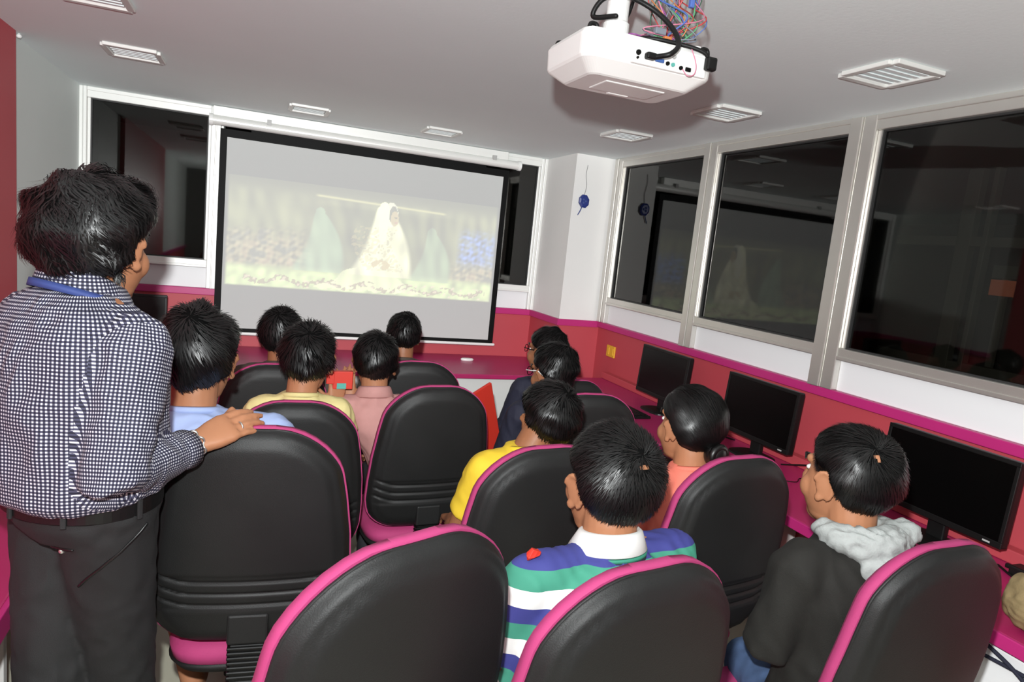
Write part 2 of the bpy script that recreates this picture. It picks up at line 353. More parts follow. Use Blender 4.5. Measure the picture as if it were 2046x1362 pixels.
# ------------------------------------------------------------------ projection screen
def screen():
    x0, x1, zb, zt, y = -.262, 1.905, .80, 2.235, 5.20
    r = tag(empty('projection_screen', ((x0+x1)/2, y, zb)), 'large pull-down projection screen with black border showing a film scene', 'screen'); off = r.location
    mb = MB(); chain(mb, [V(x0-.06, y, 2.285), V(x1+.08, y, 2.285)], .034, 20, False); obj('roller_case', mb, 'alu_white', r, off=off)
    obj('case_rail', B(x0-.05, x1-.02, y-.01, y+.05, 2.315, H-.003), 'alu_white', r, off=off, bevel=.004)
    for x in (x0-.062, x1+.082):
        mb = MB(); loft(mb, [(V(x-.012, y, 2.285), V(0,.04,0), V(0,0,.04)), (V(x+.012, y, 2.285), V(0,.04,0), V(0,0,.04))], 20); obj('end_cap', mb, 'projector', r, off=off)
    for x in (x0+.3, x1-.16): obj('hanging_bracket', B(x, x+.03, y-.042, y+.03, 2.30, 2.335), 'projector_grey', r, off=off)
    # cloth: black border with a grey-white field inside
    obj('black_border', MB().box(x0, x1, y-.002, y+.001, zb, zt).box(x0+.2, x1-.2, y-.003, y+.001, zt, 2.27), 'black', r, off=off)
    fx0, fx1, fz0, fz1 = x0+.045, x1-.045, zb+.028, zt-.055
    obj('white_field', B(fx0, fx1, y-.0045, y-.002, fz0, fz1), 'screen_cloth', r, off=off)
    mb = MB(); chain(mb, [V(x0-.01, y, zb-.012), V(x1+.01, y, zb-.012)], .012, 12); obj('weight_bar', mb, 'projector', r, off=off, smooth=True)
    # the projected picture
    iz0, iz1 = 1.142, 1.93; nx, nz = 330, 126
    u = np.linspace(0, 1, nx+1); v = np.linspace(0, 1, nz+1); U, Vv = np.meshgrid(u, v)
    fld = np.zeros(U.shape+(3,)); P = np.stack([U.ravel()*2.6, Vv.ravel(), 0*U.ravel()], 1)
    n1 = wob(P, 22, 1, 12).reshape(U.shape); n2 = wob(P, 55, 2, 14).reshape(U.shape); n3 = wob(P, 110, 3, 16).reshape(U.shape); n4 = wob(P*[1.0, .25, 1], 60, 4, 10).reshape(U.shape)
    ss = lambda e0, e1, x: np.clip((x-e0)/(e1-e0), 0, 1)**2*(3-2*np.clip((x-e0)/(e1-e0), 0, 1))
    def put(mask, col, tex=0): 
        nonlocal fld; fld = fld*(1-mask[..., None]) + mask[..., None]*(np.array(col)*(1+np.asarray(tex)[..., None] if np.ndim(tex) else np.array(col)*0+np.array(col)/np.maximum(np.array(col), 1e-6)))
    base = np.array([.100, .105, .050]); fld[:] = base; fld *= (1+.25*n4[..., None]*ss(.3, .5, Vv)[..., None]*(1-ss(.85, .95, Vv))[..., None])
    fld *= (.35+.65*(1-ss(.80, 1.0, Vv)))[..., None]
    # dark panels between the pillars
    put(.6*ss(.29, .33, U)*(1-ss(.80, .84, U))*(1-ss(.80, .86, Vv))*ss(.2, .3, Vv), (.045, .05, .018), .35*n4)
    # blue sky with blossom at the right
    put(ss(.83, .87, U)*ss(.30, .42, Vv)*(1-ss(.6, .78, Vv))*(.55+.35*(n2 > -.2)), (.05, .09, .22), .5*n3)
    # crowds on both sides
    cr = np.maximum(1-ss(.22, .32, U), ss(.80, .86, U)*(1-ss(.30, .44, Vv)))*ss(.16, .24, Vv)*(1-ss(.42, .60, Vv+.05*n2))
    put(.9*cr, (.12, .105, .06), np.clip(.45*n3+.35*n2, -.6, .8))
    put(.25*cr*(n2 > .6), (.18, .10, .06)); put(.25*cr*(n2 < -.7), (.08, .10, .10))
    # floor
    put(ss(.22, .17, Vv)*0 + (1-ss(.15, .24, Vv)), (.25, .30, .13), .2*n2)
    # pale beam
    bm_ = np.exp(-((Vv-(.905-.085*(U-.3)))/.010)**2)*ss(.29, .31, U)*(1-ss(.77, .79, U)); put(.9*bm_, (.27, .26, .12))
    def figure(cu, top, wid, bot, col, a):
        t = np.clip((top-Vv)/(top-bot), 0, 1); hw = wid*(.20+.80*t**.8); sh = 1-ss(.75, 1.0, np.abs(U-cu-.02*np.sin(t*3))/hw)
        sh *= (Vv < top)*(Vv > bot-.03); hd = ((U-cu)/.018)**2+((Vv-top)/.055)**2 < 1; put(a*np.maximum(sh, hd*1.), col, .25*n4)
    figure(.315, .74, .10, .22, (.15, .23, .14), .55); figure(.735, .66, .09, .20, (.14, .21, .12), .55)
    # seated veiled figure in the middle and the wide skirt
    sk = (Vv < .30-1.9*np.abs(U-.5)**1.25+.02*n1)*(Vv > .015+.025*np.abs(np.sin(U*47))); put(.92*sk, (.33, .35, .19), .18*n4)
    figure(.545, .86, .125, .22, (.40, .40, .25), .95)
    bl = (np.abs(U-.535-.03*np.sin(Vv*9)) < .075)*(Vv > .24)*(Vv < .66); put(.5*bl*(n3 > .2), (.20, .17, .07)); put(.55*bl*(n3 < -.8), (.11, .09, .04))
    put(.85*((((U-.572)/.026)**2+((Vv-.80)/.12)**2) < 1), (.36, .36, .27)); put(.95*((((U-.580)/.016)**2+((Vv-.80)/.085)**2) < 1), (.05, .05, .03))
    put(.95*((((U-.586)/.015)**2+((Vv-.765)/.075)**2) < 1), (.22, .17, .08)); put(.9*((((U-.545)/.016)**2+((Vv-.66)/.16)**2) < 1), (.37, .37, .27))
    put(.8*((((U-.59)/.006)**2+((Vv-.775)/.010)**2) < 1), (.05, .04, .02)); put(.7*((((U-.592)/.007)**2+((Vv-.725)/.010)**2) < 1), (.18, .07, .05))
    put(.9*((((U-.545)/.035)**2+((Vv-.30)/.05)**2) < 1)*(n2 > -.4), (.24, .19, .08))
    hem = (Vv < .13)*(Vv > .02)*(U > .06)*(U < .97); put(.75*hem*(np.abs(Vv-(.075+.03*np.sin(U*41)-.02*(U-.5)))<.026)*(n3 > -.1), (.10, .055, .03)); put(.7*hem*(n3 > .9), (.33, .28, .20))
    edge = np.minimum(np.minimum(ss(0, .012, U), ss(0, .012, 1-U)), ss(0, .02, Vv)); fld = np.clip(fld*edge[..., None], 0, .5)
    X = fx0+.01+U*(fx1-fx0-.02); Z = iz0+Vv*(iz1-iz0)
    verts = np.stack([X, 0*X+y-.0055, Z], -1).reshape(-1, 3)-np.array(off); idx = np.arange((nx+1)*(nz+1)).reshape(nz+1, nx+1)
    fa = np.stack([idx[:-1, :-1], idx[:-1, 1:], idx[1:, 1:], idx[1:, :-1]], -1).reshape(-1, 4)
    me = bpy.data.meshes.new('projected_picture'); me.from_pydata(verts.tolist(), [], fa.tolist()); me.update()
    at = me.color_attributes.new('picture', 'FLOAT_COLOR', 'POINT'); at.data.foreach_set('color', np.concatenate([fld.reshape(-1, 3), np.ones((fld.size//3, 1))], 1).ravel())
    mt = mat('projected', (.52, .53, .52), .8); nt = mt.node_tree; a = nt.nodes.new('ShaderNodeVertexColor'); a.layer_name = 'picture'
    b = nt.nodes['Principled BSDF']; nt.links.new(a.outputs[0], b.inputs['Emission Color']); b.inputs['Emission Strength'].default_value = PICT
    o = link('projected_picture', me, mt, r); o['label'] = 'projected film picture of a seated veiled figure in white'
PICT = 1.45
screen()
# ------------------------------------------------------------------ projector
def projector():
    r = tag(empty('projector', (.855, 1.53, 2.05)), 'white ceiling projector hanging upside down with cables in its rear panel', 'projector'); off = r.location
    cx, cy = .855, 1.545
    prf = ((2.044, .135, .078, .02), (2.0465, .141, .084, .024), (2.072, .174, .116, .03), (2.078, .178, .120, .032), (2.126, .180, .122, .032), (2.136, .174, .116, .03), (2.140, .162, .104, .026)); vs = []; fs = []; K = 8; n = K*4
    for z, wx, wy, cr in prf:
        for q in range(4):
            sx, sy = ((1, 1), (-1, 1), (-1, -1), (1, -1))[q]
            for k in range(K): a = math.pi/2*(q+k/(K-1)); vs.append((cx+sx*(wx-cr)+cr*math.cos(a), cy+sy*(wy-cr)+cr*math.sin(a), z))
    for i in range(len(prf)-1):
        for k in range(n): fs.append((i*n+k, i*n+(k+1) % n, (i+1)*n+(k+1) % n, (i+1)*n+k))
    fs.append(tuple(range(n))); fs.append(tuple(range((len(prf)-1)*n, len(prf)*n)))
    obj('body', MB().add(vs, fs), 'projector', r, off=off)
    # rear (camera side) connector panel
    yb = cy-.122
    obj('connector_panel', B(cx-.06, cx+.150, yb-.004, yb+.01, 2.074, 2.122), 'projector', r, bevel=.004, off=off)
    def disc(x, z, rad, m, h=.004):
        mb = MB(); loft(mb, [(V(x, yb-.005, z), V(rad,0,0), V(0,0,rad)), (V(x, yb-.005-h, z), V(rad*.85,0,0), V(0,0,rad*.85))], 14); obj('port', mb, m, r, off=off)
    disc(cx-.045, 2.098, .0065, 'black'); disc(cx+.035, 2.106, .005, 'projector_grey'); disc(cx+.053, 2.106, .005, 'projector_grey'); disc(cx+.037, 2.088, .005, 'black'); disc(cx+.052, 2.088, .005, 'port_teal'); disc(cx+.075, 2.085, .005, 'black'); disc(cx-.046, 2.086, .003, 'black')
    obj('video_port', B(cx+.002, cx+.026, yb-.009, yb-.004, 2.086, 2.095), 'port_blue', r, off=off, bevel=.002); obj('audio_port', B(cx+.088, cx+.104, yb-.008, yb-.004, 2.080, 2.090), 'black', r, off=off, bevel=.002)
    obj('lamp_cover', B(cx-.08, cx+.09, cy-.05, cy+.045, 2.0415, 2.048), 'projector', r, off=off, bevel=.004); obj('cover_latch', B(cx-.02, cx+.04, cy+.045, cy+.06, 2.040, 2.048), 'projector', r, off=off, bevel=.003)
    mb = MB(); loft(mb, [(V(cx-.07, cy+.112, 2.092), V(.035,0,0), V(0,0,.032)), (V(cx-.07, cy+.135, 2.092), V(.031,0,0), V(0,0,.029))], 24); obj('lens_ring', mb, 'black_plastic', r, off=off)
    for dx, dy in ((-.15, -.09), (.155, -.1), (.155, .09), (-.15, .09)):
        mb = MB(); chain(mb, spline([V(cx+dx-.012, cy+dy, 2.13), V(cx+dx-.008, cy+dy, 2.148), V(cx+dx+.008, cy+dy, 2.148), V(cx+dx+.012, cy+dy, 2.13)], 4), .005, 8); obj('strap_loop', mb, 'black_plastic', r, off=off, smooth=True)
    mb = MB(); loft(mb, [(V(cx+.150, cy-.07, 2.13), V(.015,0,0), V(0,.015,0)), (V(cx+.150, cy-.07, 2.16), V(.013,0,0), V(0,.013,0))], 16); obj('levelling_foot', mb, 'projector', r, off=off)
    # mount
    mb = MB(); loft(mb, [(V(cx-.055, cy-.02, 2.134), V(.032,0,0), V(0,.032,0)), (V(cx-.055, cy-.02, 2.185), V(.032,0,0), V(0,.032,0)), (V(cx-.055, cy-.02, 2.19), V(.027,0,0), V(0,.027,0)), (V(cx-.055, cy-.02, H-.012), V(.027,0,0), V(0,.027,0))], 24); obj('mount_pole', mb, 'projector', r, off=off)
    obj('mount_plate', B(cx-.115, cx+.005, cy-.08, cy+.04, H-.012, H-.001), 'projector', r, off=off, bevel=.003); obj('mount_arm', B(cx-.12, cx+.08, cy-.035, cy-.005, 2.134, 2.14), 'black_plastic', r, off=off)
    # cables
    def cable(name, pts, rad, m, label=None, cat='cable', parent=None, group=None):
        mb = MB(); chain(mb, spline(pts, 8), rad, 8); o = obj(name, mb, m, parent, smooth=True, off=off if parent else (0,0,0))
        if label: tag(o, label, cat, group)
        return o
    pv = empty('video_cable', (cx-.02, yb, 2.09)); tag(pv, 'thick black video cable looping from the pole into the projector panel', 'cable'); o2 = pv.location
    mb = MB(); chain(mb, spline([V(cx-.005, yb-.02, 2.092), V(cx+.018, yb-.045, 2.098), V(cx+.045, yb-.03, 2.13), V(cx+.035, yb-.0, 2.175), V(cx-.005, cy-.09, 2.215), V(cx-.07, cy-.07, 2.235), V(cx-.11, cy-.04, 2.225), V(cx-.12, cy-.02, 2.19), V(cx-.085, cy-.07, 2.185)], 8), .006, 10); obj('cable_run', mb, 'black_plastic', pv, smooth=True, off=o2)
    obj('cable_plug', B(cx-.030, cx-.004, yb-.024, yb-.006, 2.085, 2.100), 'black_plastic', pv, off=o2, bevel=.004)
    pw = empty('power_cable', (cx+.15, yb, 2.1)); tag(pw, 'black power cable crossing the projector to a square plug', 'cable'); o2 = pw.location
    mb = MB(); chain(mb, spline([V(cx+.150, yb-.012, 2.112), V(cx+.13, yb-.012, 2.13), V(cx+.08, yb+.01, 2.143), V(cx+.0, yb+.05, 2.152), V(cx-.04, cy+.04, 2.16), V(cx+.02, cy+.06, 2.25), V(cx+.03, cy+.03, H-.002)], 8), .005, 10); obj('cable_run', mb, 'black_plastic', pw, smooth=True, off=o2)
    obj('cable_plug', B(cx+.137, cx+.166, yb-.024, yb-.006, 2.09, 2.122), 'black_plastic', pw, off=o2, bevel=.005)
    wb = empty('wire_bundle', (cx+.09, cy, 2.2)); tag(wb, 'tangle of thin red, green and blue wires hanging from the ceiling onto the projector', 'wires')
    R = random.Random(5); cols = ['red', 'green', 'blue', 'orange', 'pinkw', 'purple', 'grey', 'darkg']
    for i in range(26):
        x = cx+.06+R.uniform(0, .10); p = [V(cx+.10+R.uniform(-.035, .04), cy+R.uniform(-.03, .05), H-.002), V(x+R.uniform(-.03, .02), cy+R.uniform(-.06, .05), 2.30), V(x+R.uniform(-.03, .04), cy+R.uniform(-.09, .04), 2.22), V(cx+R.uniform(-.02, .14), cy+R.uniform(-.10, .02), 2.17), V(cx+R.uniform(-.03, .13), cy+R.uniform(-.08, .0), 2.150+R.uniform(0, .02)), V(cx+R.uniform(-.04, .12), cy+R.uniform(-.05, .05), 2.150)]
        mb = MB(); chain(mb, spline(p, 7), R.uniform(.0013, .0021), 6); obj('wire', mb, 'wire_'+cols[i % 8], wb, smooth=True, off=wb.location)
    obj('connector', B(cx+.118, cx+.130, cy-.07, cy-.058, 2.25, 2.30), 'wire_blue', wb, off=wb.location, bevel=.002); obj('connector', B(cx+.02, cx+.05, cy-.085, cy-.07, 2.165, 2.18), 'wire_grey', wb, off=wb.location, bevel=.002); obj('connector', B(cx+.045, cx+.065, cy-.09, cy-.075, 2.152, 2.163), 'wire_orange', wb, off=wb.location, bevel=.002)
    mb = MB(); chain(mb, spline([V(cx+.078, yb-.006, 2.085), V(cx+.09, yb-.015, 2.068), V(cx+.108, yb-.016, 2.075), V(cx+.112, yb-.012, 2.10), V(cx+.10, yb+.0, 2.14)], 6), .0013, 6); obj('wire', mb, 'wire_pinkw', wb, smooth=True, off=wb.location)
projector()
# ------------------------------------------------------------------ things on the walls
sw = tag(empty('wall_socket', (XR, 4.45, .895)), 'yellow wall socket plate on the red wall left of the monitors', 'socket')
obj('plate', B(-.014, 0, -.062, .062, -.045, .045), 'yellow_plastic', sw, bevel=.005)
for y in (-.03, .03): obj('rocker', B(-.02, -.012, y-.018, y+.018, -.028, .028), 'yellow_plastic', sw, bevel=.003)
hg = tag(empty('hanging_charm', (2.36, YC, 2.03)), 'small blue charm hanging on a thread from the white pier', 'decoration')
mb = MB(); chain(mb, spline([V(0,-.008,.045), V(.012,-.008,.12), V(-.002,-.007,.2), V(.004,-.006,.275)], 6), .0022, 6); obj('thread', mb, 'thread', hg, smooth=True)
mb = MB(); loft(mb, [(V(0,-.006,0), V(.042,0,.016), V(-.016,0,.05)), (V(0,-.022,0), V(.042,0,.016), V(-.016,0,.05)), (V(0,-.027,0), V(.03,0,.012), V(-.012,0,.036))], 8); obj('pendant', mb, 'blue_plastic', hg)
for a in range(3):
    mb = MB(); t = a*2.1; loft(mb, [(V(.014*math.cos(t), -.026, .014*math.sin(t)), V(.012,0,0), V(0,0,.012)), (V(.014*math.cos(t), -.031, .014*math.sin(t)), V(.007,0,0), V(0,0,.007))], 10); obj('bead', mb, 'blue_strap', hg)
mb = MB(); chain(mb, spline([V(-.012,-.012,-.045), V(-.022,-.012,-.075), V(-.04,-.012,-.11)], 5), [.004]*10+[.002], 6); obj('tassel', mb, 'blue_strap', hg, smooth=True)
# ------------------------------------------------------------------ monitors, keyboards, mice
def monitor(loc, rz, label, tilt=.06):
    r = tag(empty('monitor', loc, rz), label, 'monitor', 'black monitors')      # local: faces -y
    t = Matrix.Rotation(-tilt, 4, 'X')
    def tl(o): o.matrix_local = Matrix.Translation((0, 0, .24)) @ t; return o
    tl(obj('casing', B(-.252, .252, -.008, .028, -.155, .155), 'black_plastic', r, bevel=.006)); 
    for b in ((-.252, .252, .139, .155), (-.252, .252, -.155, -.132)): tl(obj('bezel', B(b[0], b[1], -.012, -.006, b[2], b[3]), 'black_plastic', r, bevel=.002))
    for b in ((-.252, -.238), (.238, .252)): tl(obj('bezel', B(b[0], b[1], -.012, -.006, -.132, .139), 'black_plastic', r, bevel=.002))
    tl(obj('display', B(-.238, .238, -.0095, -.007, -.132, .139), 'screen_black', r)); tl(obj('power_button', B(.19, .215, -.0135, -.012, -.147, -.141), 'projector_grey', r))
    tl(obj('back_bulge', B(-.14, .14, .027, .055, -.10, .09), 'black_plastic', r, bevel=.012))
    obj('stand_neck', B(-.035, .035, .012, .04, .012, .2), 'black_plastic', r, bevel=.006)
    mb = MB(); loft(mb, [(V(0,.0,0), V(.12,0,0), V(0,.09,0), 3), (V(0,.0,.008), V(.118,0,0), V(0,.088,0), 3), (V(0,.0,.014), V(.09,0,0), V(0,.06,0), 3)], 28); obj('stand_base', mb, 'black_plastic', r)
    return r
RZ = math.pi/2*3      # faces -x
monitor((2.44, 3.47, ZD), -math.pi/2, 'black monitor farthest along the right desk, beside the yellow socket')
monitor((2.44, 2.60, ZD), -math.pi/2, 'black monitor in the middle of the right desk')
monitor((2.44, 1.61, ZD), -math.pi/2, 'largest black monitor, nearest on the right desk behind the hooded boy')
monitor((-.78, 4.86, ZD), 0, 'black monitor on the front desk mostly hidden by the standing man')
def keyboard(loc, rz, label):
    r = tag(empty('keyboard', loc, rz), label, 'keyboard', 'black keyboards'); obj('base', B(-.215, .215, -.07, .07, 0, .016), 'black_plastic', r, bevel=.004)
    mb = MB()
    for j in range(5):
        for i in range(19): mb.box(-.207+i*.0218, -.207+i*.0218+.018, -.058+j*.0235, -.058+j*.0235+.019, .016, .022)
    tag(obj('keys', mb, 'black_plastic', r), kind='stuff'); return r
keyboard((2.20, 3.50, ZD), -math.pi/2, 'black keyboard before the farthest right monitor'); keyboard((2.2, 2.58, ZD), -math.pi/2, 'black keyboard before the middle right monitor'); keyboard((2.2, 1.68, ZD), -math.pi/2+.05, 'black keyboard beside the hooded boy, before the nearest monitor')
def mouse(loc, rz, label):
    r = tag(empty('mouse', loc, rz), label, 'mouse'); mb = MB(); ellip(mb, (0,0,.006), (.03, .052, .028)); mb.v = [(x, y, max(z, .0)) for x, y, z in mb.v]; obj('shell', mb, 'black_plastic', r, smooth=True)
    mb = MB(); ellip(mb, (0,.028,.028), (.004, .01, .007)); obj('wheel', mb, 'projector_grey', r, smooth=True)
    mb = MB(); chain(mb, spline([V(0,.05,.006), V(.03,.12,.004), V(-.01,.19,.004), V(.04,.27,.004)], 6), .0022, 6); obj('cord', mb, 'black_plastic', r, smooth=True)
mouse((2.33, 1.19, ZD), -math.pi/2, 'black mouse with silver trim at the right border of the desk')
mouse((2.25, 2.25, ZD), -math.pi/2, 'black mouse beside the middle keyboard')
def thin_cable(name, pts, rad, m, label): mb = MB(); chain(mb, spline(pts, 8), rad, 8); return tag(obj(name, mb, m, smooth=True), label, 'cable')
thin_cable('desk_cable', [V(2.50, 3.3, ZD+.004), V(2.42, 3.1, ZD+.004), V(2.5, 2.95, ZD+.004), V(2.54, 2.85, ZD+.004)], .004, 'black_plastic', 'black cable lying between the farthest and middle monitors')
thin_cable('desk_cable', [V(2.5, 2.45, ZD+.004), V(2.53, 2.25, ZD+.06), V(2.555, 2.05, ZD+.055), V(2.5, 1.9, ZD+.004)], .004, 'black_plastic', 'black cable sagging between the middle and nearest monitors')
thin_cable('desk_cable', [V(2.5, 1.4, ZD+.004), V(2.45, 1.3, ZD+.004), V(2.5, 1.2, ZD+.004), V(2.5, 1.0, ZD+.004)], .004, 'black_plastic', 'black cable at the right border behind the nearest chair')
bx = tag(empty('adapter', (2.5, 1.30, ZD)), 'black power adapter block at the right border of the desk', 'adapter'); obj('block', B(-.03, .03, -.05, .05, 0, .035), 'black_plastic', bx, bevel=.006); obj('cable_boot', B(-.008, .008, .05, .075, .01, .025), 'black_plastic', bx, bevel=.003)
mb = MB(); loft(mb, [(V(0,0,0), V(.05,0,0), V(0,.03,0)), (V(0,0,.012), V(.055,0,0), V(0,.034,0)), (V(0,0,.02), V(.045,0,0), V(0,.026,0))], 24); tag(obj('small_dish', mb, 'projector', smooth=True, loc=(1.63, 5.0, ZD)), 'small pale oval object on the front desk below the screen', 'dish')
# khaki pouch on the desk corner, computer case below the desk
mb = MB(); ellip(mb, (0,0,.07), (.06, .09, .075)); ellip(mb, (0,.02,.12), (.045, .06, .04)); me = remesh(mb, 'pouch', .006, 8); folds(me, .004, 160, 3); c_ = getco(me); c_[:, 2] -= c_[:, 2].min(); setco(me, c_)
tag(link('cloth_pouch', me, 'khaki', loc=(2.11, 1.06, ZD)), 'khaki cloth bundle on the desk cut by the right border', 'bag')
cs = tag(empty('computer_case', (2.04, 1.02, 0)), 'white computer case with dark blue cables crossing it under the right desk', 'computer')
obj('case', B(0, .42, -.10, .13, .10, .625), 'white_panel', cs, bevel=.006); obj('case_stand', B(.01, .41, -.09, .12, 0, .10), 'black_plastic', cs, bevel=.004)
for p in ([V(-.012, .14, .585), V(-.012, .04, .592), V(-.012, -.11, .60)], [V(-.014, .12, .63), V(-.014, .02, .595), V(-.014, -.09, .53)]):
    mb = MB(); chain(mb, spline(p, 6), .006, 8); obj('crossing_cable', mb, 'navy_cloth', cs, smooth=True)
# ------------------------------------------------------------------ chairs
def hw_(h):
    hs = [0, .06, .12, .2, .3, .4, .48, .58]; ws = [.205, .225, .237, .237, .231, .217, .201, .170]
    w = np.interp(h, hs, ws); rt, rb = .128, .085
    h = np.asarray(h, float)
    w = w - np.where(h > .58-rt, rt-np.sqrt(np.maximum(rt**2-(h-(.58-rt))**2, 0)), 0) - np.where(h < rb, rb-np.sqrt(np.maximum(rb**2-(rb-h)**2, 0)), 0)
    return w
def back_grid(grow, rows, ncol, fy):
    hs = np.array(rows); u = np.sin(np.linspace(-1, 1, ncol)*math.pi/2)
    oh = np.concatenate([np.linspace(0, .58, 160)]); ow = hw_(oh); poly = np.concatenate([np.stack([ow, oh], 1), np.stack([-ow[::-1], oh[::-1]], 1)])
    pts = np.array([(hw_(h)*uu, h) for h in hs for uu in u]); a = poly; b = np.roll(poly, -1, 0); ab = b-a
    dist = np.full(len(pts), 9.)
    for i in range(len(a)):
        t = np.clip(((pts-a[i])@ab[i])/(ab[i]@ab[i]+1e-12), 0, 1); dist = np.minimum(dist, np.linalg.norm(pts-a[i]-t[:, None]*ab[i], axis=1))
    x, h = pts[:, 0], pts[:, 1]; g = 1+grow/.23
    y = fy(x, h, dist); return np.stack([x*g, y, (h-.29)*(1+grow/.29)+.29], 1), len(hs), ncol
def grid_faces(nr, nc, flip=False):
    f = []
    for i in range(nr-1):
        for k in range(nc-1):
            q = (i*nc+k, i*nc+k+1, (i+1)*nc+k+1, (i+1)*nc+k); f.append(q[::-1] if flip else q)
    return f
def border(nr, nc): return [k for k in range(nc)] + [i*nc+nc-1 for i in range(1, nr)] + [(nr-1)*nc+k for k in range(nc-2, -1, -1)] + [i*nc for i in range(nr-2, 0, -1)]
ZREF = 1.10; HB = ZREF-.58
def y0_(x, h): return -.14*h + .50*x*x - .035*np.sin(np.clip(h/.58, 0, 1)*math.pi)*.6 - .20
sm_ = lambda t: np.clip(t, 0, 1)**2*(3-2*np.clip(t, 0, 1))
def build_chair():
    r = empty('office_chair'); parts = []
    rows = sorted(set([0, .003, .010, .022, .04, .06, .085] + list(np.round(np.arange(.10, .225, .0045), 4)) + list(np.linspace(.235, .53, 20)) + [.545, .558, .568, .575, .5785, .58]))
    def outer(x, h, e):
        g = np.zeros_like(x); mk = sm_((hw_(h)-np.abs(x))/.02 - .5)
        for c in (.125, .158, .192): cc = c + .35*np.maximum(np.abs(x)-.15, 0); g += np.exp(-((h-cc)/.0038)**2)
        rec = .006*sm_((h-.105)/.012)*(1-sm_((h-.205)/.012))
        return y0_(x, h) - .004 - .020*sm_(e/.016) - .010*sm_((e-.022)/.018) + .009*g*mk + rec*mk*.6
    Vb, nr, nc = back_grid(0, rows, 41, outer); Vf, _, _ = back_grid(0, rows, 41, lambda x, h, e: y0_(x, h)+.004)
    n = len(Vb); mb = MB(); bd = border(nr, nc); fs = grid_faces(nr, nc, True) + [tuple(i+n for i in q) for q in grid_faces(nr, nc)]
    for i in range(len(bd)): a, b = bd[i], bd[(i+1) % len(bd)]; fs.append((a, b, b+n, a+n))
    mb.add(np.concatenate([Vb, Vf])+[0, 0, HB], fs); obj('back_shell', mb, 'chair_plastic', r, smooth=True)
    rows2 = [0, .004, .012, .025, .045] + list(np.linspace(.07, .51, 22)) + [.53, .55, .565, .575, .58]
    Vb, nr, nc = back_grid(.004, rows2, 31, lambda x, h, e: y0_(x, h)+.002); Vf, _, _ = back_grid(.004, rows2, 31, lambda x, h, e: y0_(x, h)+.024+.036*sm_(e/.05)**.6)
    n = len(Vb); mb = MB(); bd = border(nr, nc); fs = grid_faces(nr, nc, True) + [tuple(i+n for i in q) for q in grid_faces(nr, nc)]
    for i in range(len(bd)): a, b = bd[i], bd[(i+1) % len(bd)]; fs.append((a, b, b+n, a+n))
    mb.add(np.concatenate([Vb, Vf])+[0, 0, HB], fs); obj('back_cushion', mb, 'pink', r, smooth=True)
    zs = HB-.08
    mb = MB(); loft(mb, [(V(0,.03,zs-.01), V(.19,0,0), V(0,.19,0), 4.5), (V(0,.03,zs), V(.205,0,0), V(0,.215,0), 4.5), (V(0,.03,zs+.03), V(.21,0,0), V(0,.22,0), 4.5), (V(0,.03,zs+.05), V(.195,0,0), V(0,.205,0), 4), (V(0,.03,zs+.056), V(.15,0,0), V(0,.15,0), 3)], 40); obj('seat_cushion', mb, 'pink', r, smooth=True)
    mb = MB(); loft(mb, [(V(0,.03,zs-.045), V(.15,0,0), V(0,.15,0), 4), (V(0,.03,zs-.035), V(.195,0,0), V(0,.195,0), 4.5), (V(0,.03,zs-.008), V(.212,0,0), V(0,.212,0), 4.5)], 40); obj('seat_shell', mb, 'chair_plastic', r, smooth=True)
    # spine bracket with bellows
    obj('spine_bracket', MB().box(-.048, .048, -.262, -.228, HB+.02, HB+.10), 'chair_plastic', r, bevel=.006)
    mb = MB()
    for k in range(14): z = HB+.012-k*.0135; mb.box(-.046, .046, -.262+.0006*k, -.225, z-.0085, z)
    mb.box(-.04, .04, -.255, -.23, HB-.18, HB+.015); obj('bellows', mb, 'black_plastic', r, bevel=.002, seg=1)
    obj('seat_bar', MB().box(-.035, .035, -.255, .06, HB-.185, HB-.16).box(-.06, .06, -.06, .10, HB-.162, HB-.14), 'black_plastic', r, bevel=.006)
    for nm, rad, z0, z1 in (('piston', .016, .14, HB-.16), ('gas_column', .028, .10, .24)):
        mb = MB(); loft(mb, [(V(0,.03,z0), V(rad,0,0), V(0,rad,0)), (V(0,.03,z1), V(rad,0,0), V(0,rad,0))], 18); obj(nm, mb, 'silver' if nm == 'piston' else 'black_plastic', r, smooth=False)
    for k in range(5):
        t = 2*math.pi*k/5+.3; d = V(math.cos(t), math.sin(t), 0); c = V(0, .03, 0); sd = V(-d[1], d[0], 0)
        mb = MB(); loft(mb, [(c+d*.02+V(0,0,.105), sd*.03, V(0,0,.022), 4), (c+d*.16+V(0,0,.09), sd*.024, V(0,0,.017), 4), (c+d*.275+V(0,0,.075), sd*.018, V(0,0,.012), 4)], 12); lg = obj('leg', mb, 'black_plastic', r, smooth=True)
        mb = MB(); e = c+d*.268+V(0,0,.027)
        for s in (-1, 1): loft(mb, [(e+sd*s*.007, d*.026, V(0,0,.026)), (e+sd*s*.024, d*.026, V(0,0,.026))], 16)
        chain(mb, [e+V(0,0,.0), e+V(0,0,.05)], .007, 8, False); obj('caster', mb, 'black_plastic', lg)
    return r
LOW = ('gas_column', 'leg', 'caster')
proto = None
def chair(x, y, zt, rot, label):
    """x, y: foot of the back rest (plane at local y = -.2)"""
    global proto
    if proto is None: proto = build_chair(); o = proto
    else: o = copy_tree(proto)
    for ch in o.children:
        if not ch.name.startswith(LOW): ch.location.z = zt-ZREF
    o.location = (x - .2*math.sin(rot), y + .2*math.cos(rot), 0); o.rotation_euler = (0, 0, rot)
    tag(o, label, 'chair', 'black office chairs with pink cushions'); return o
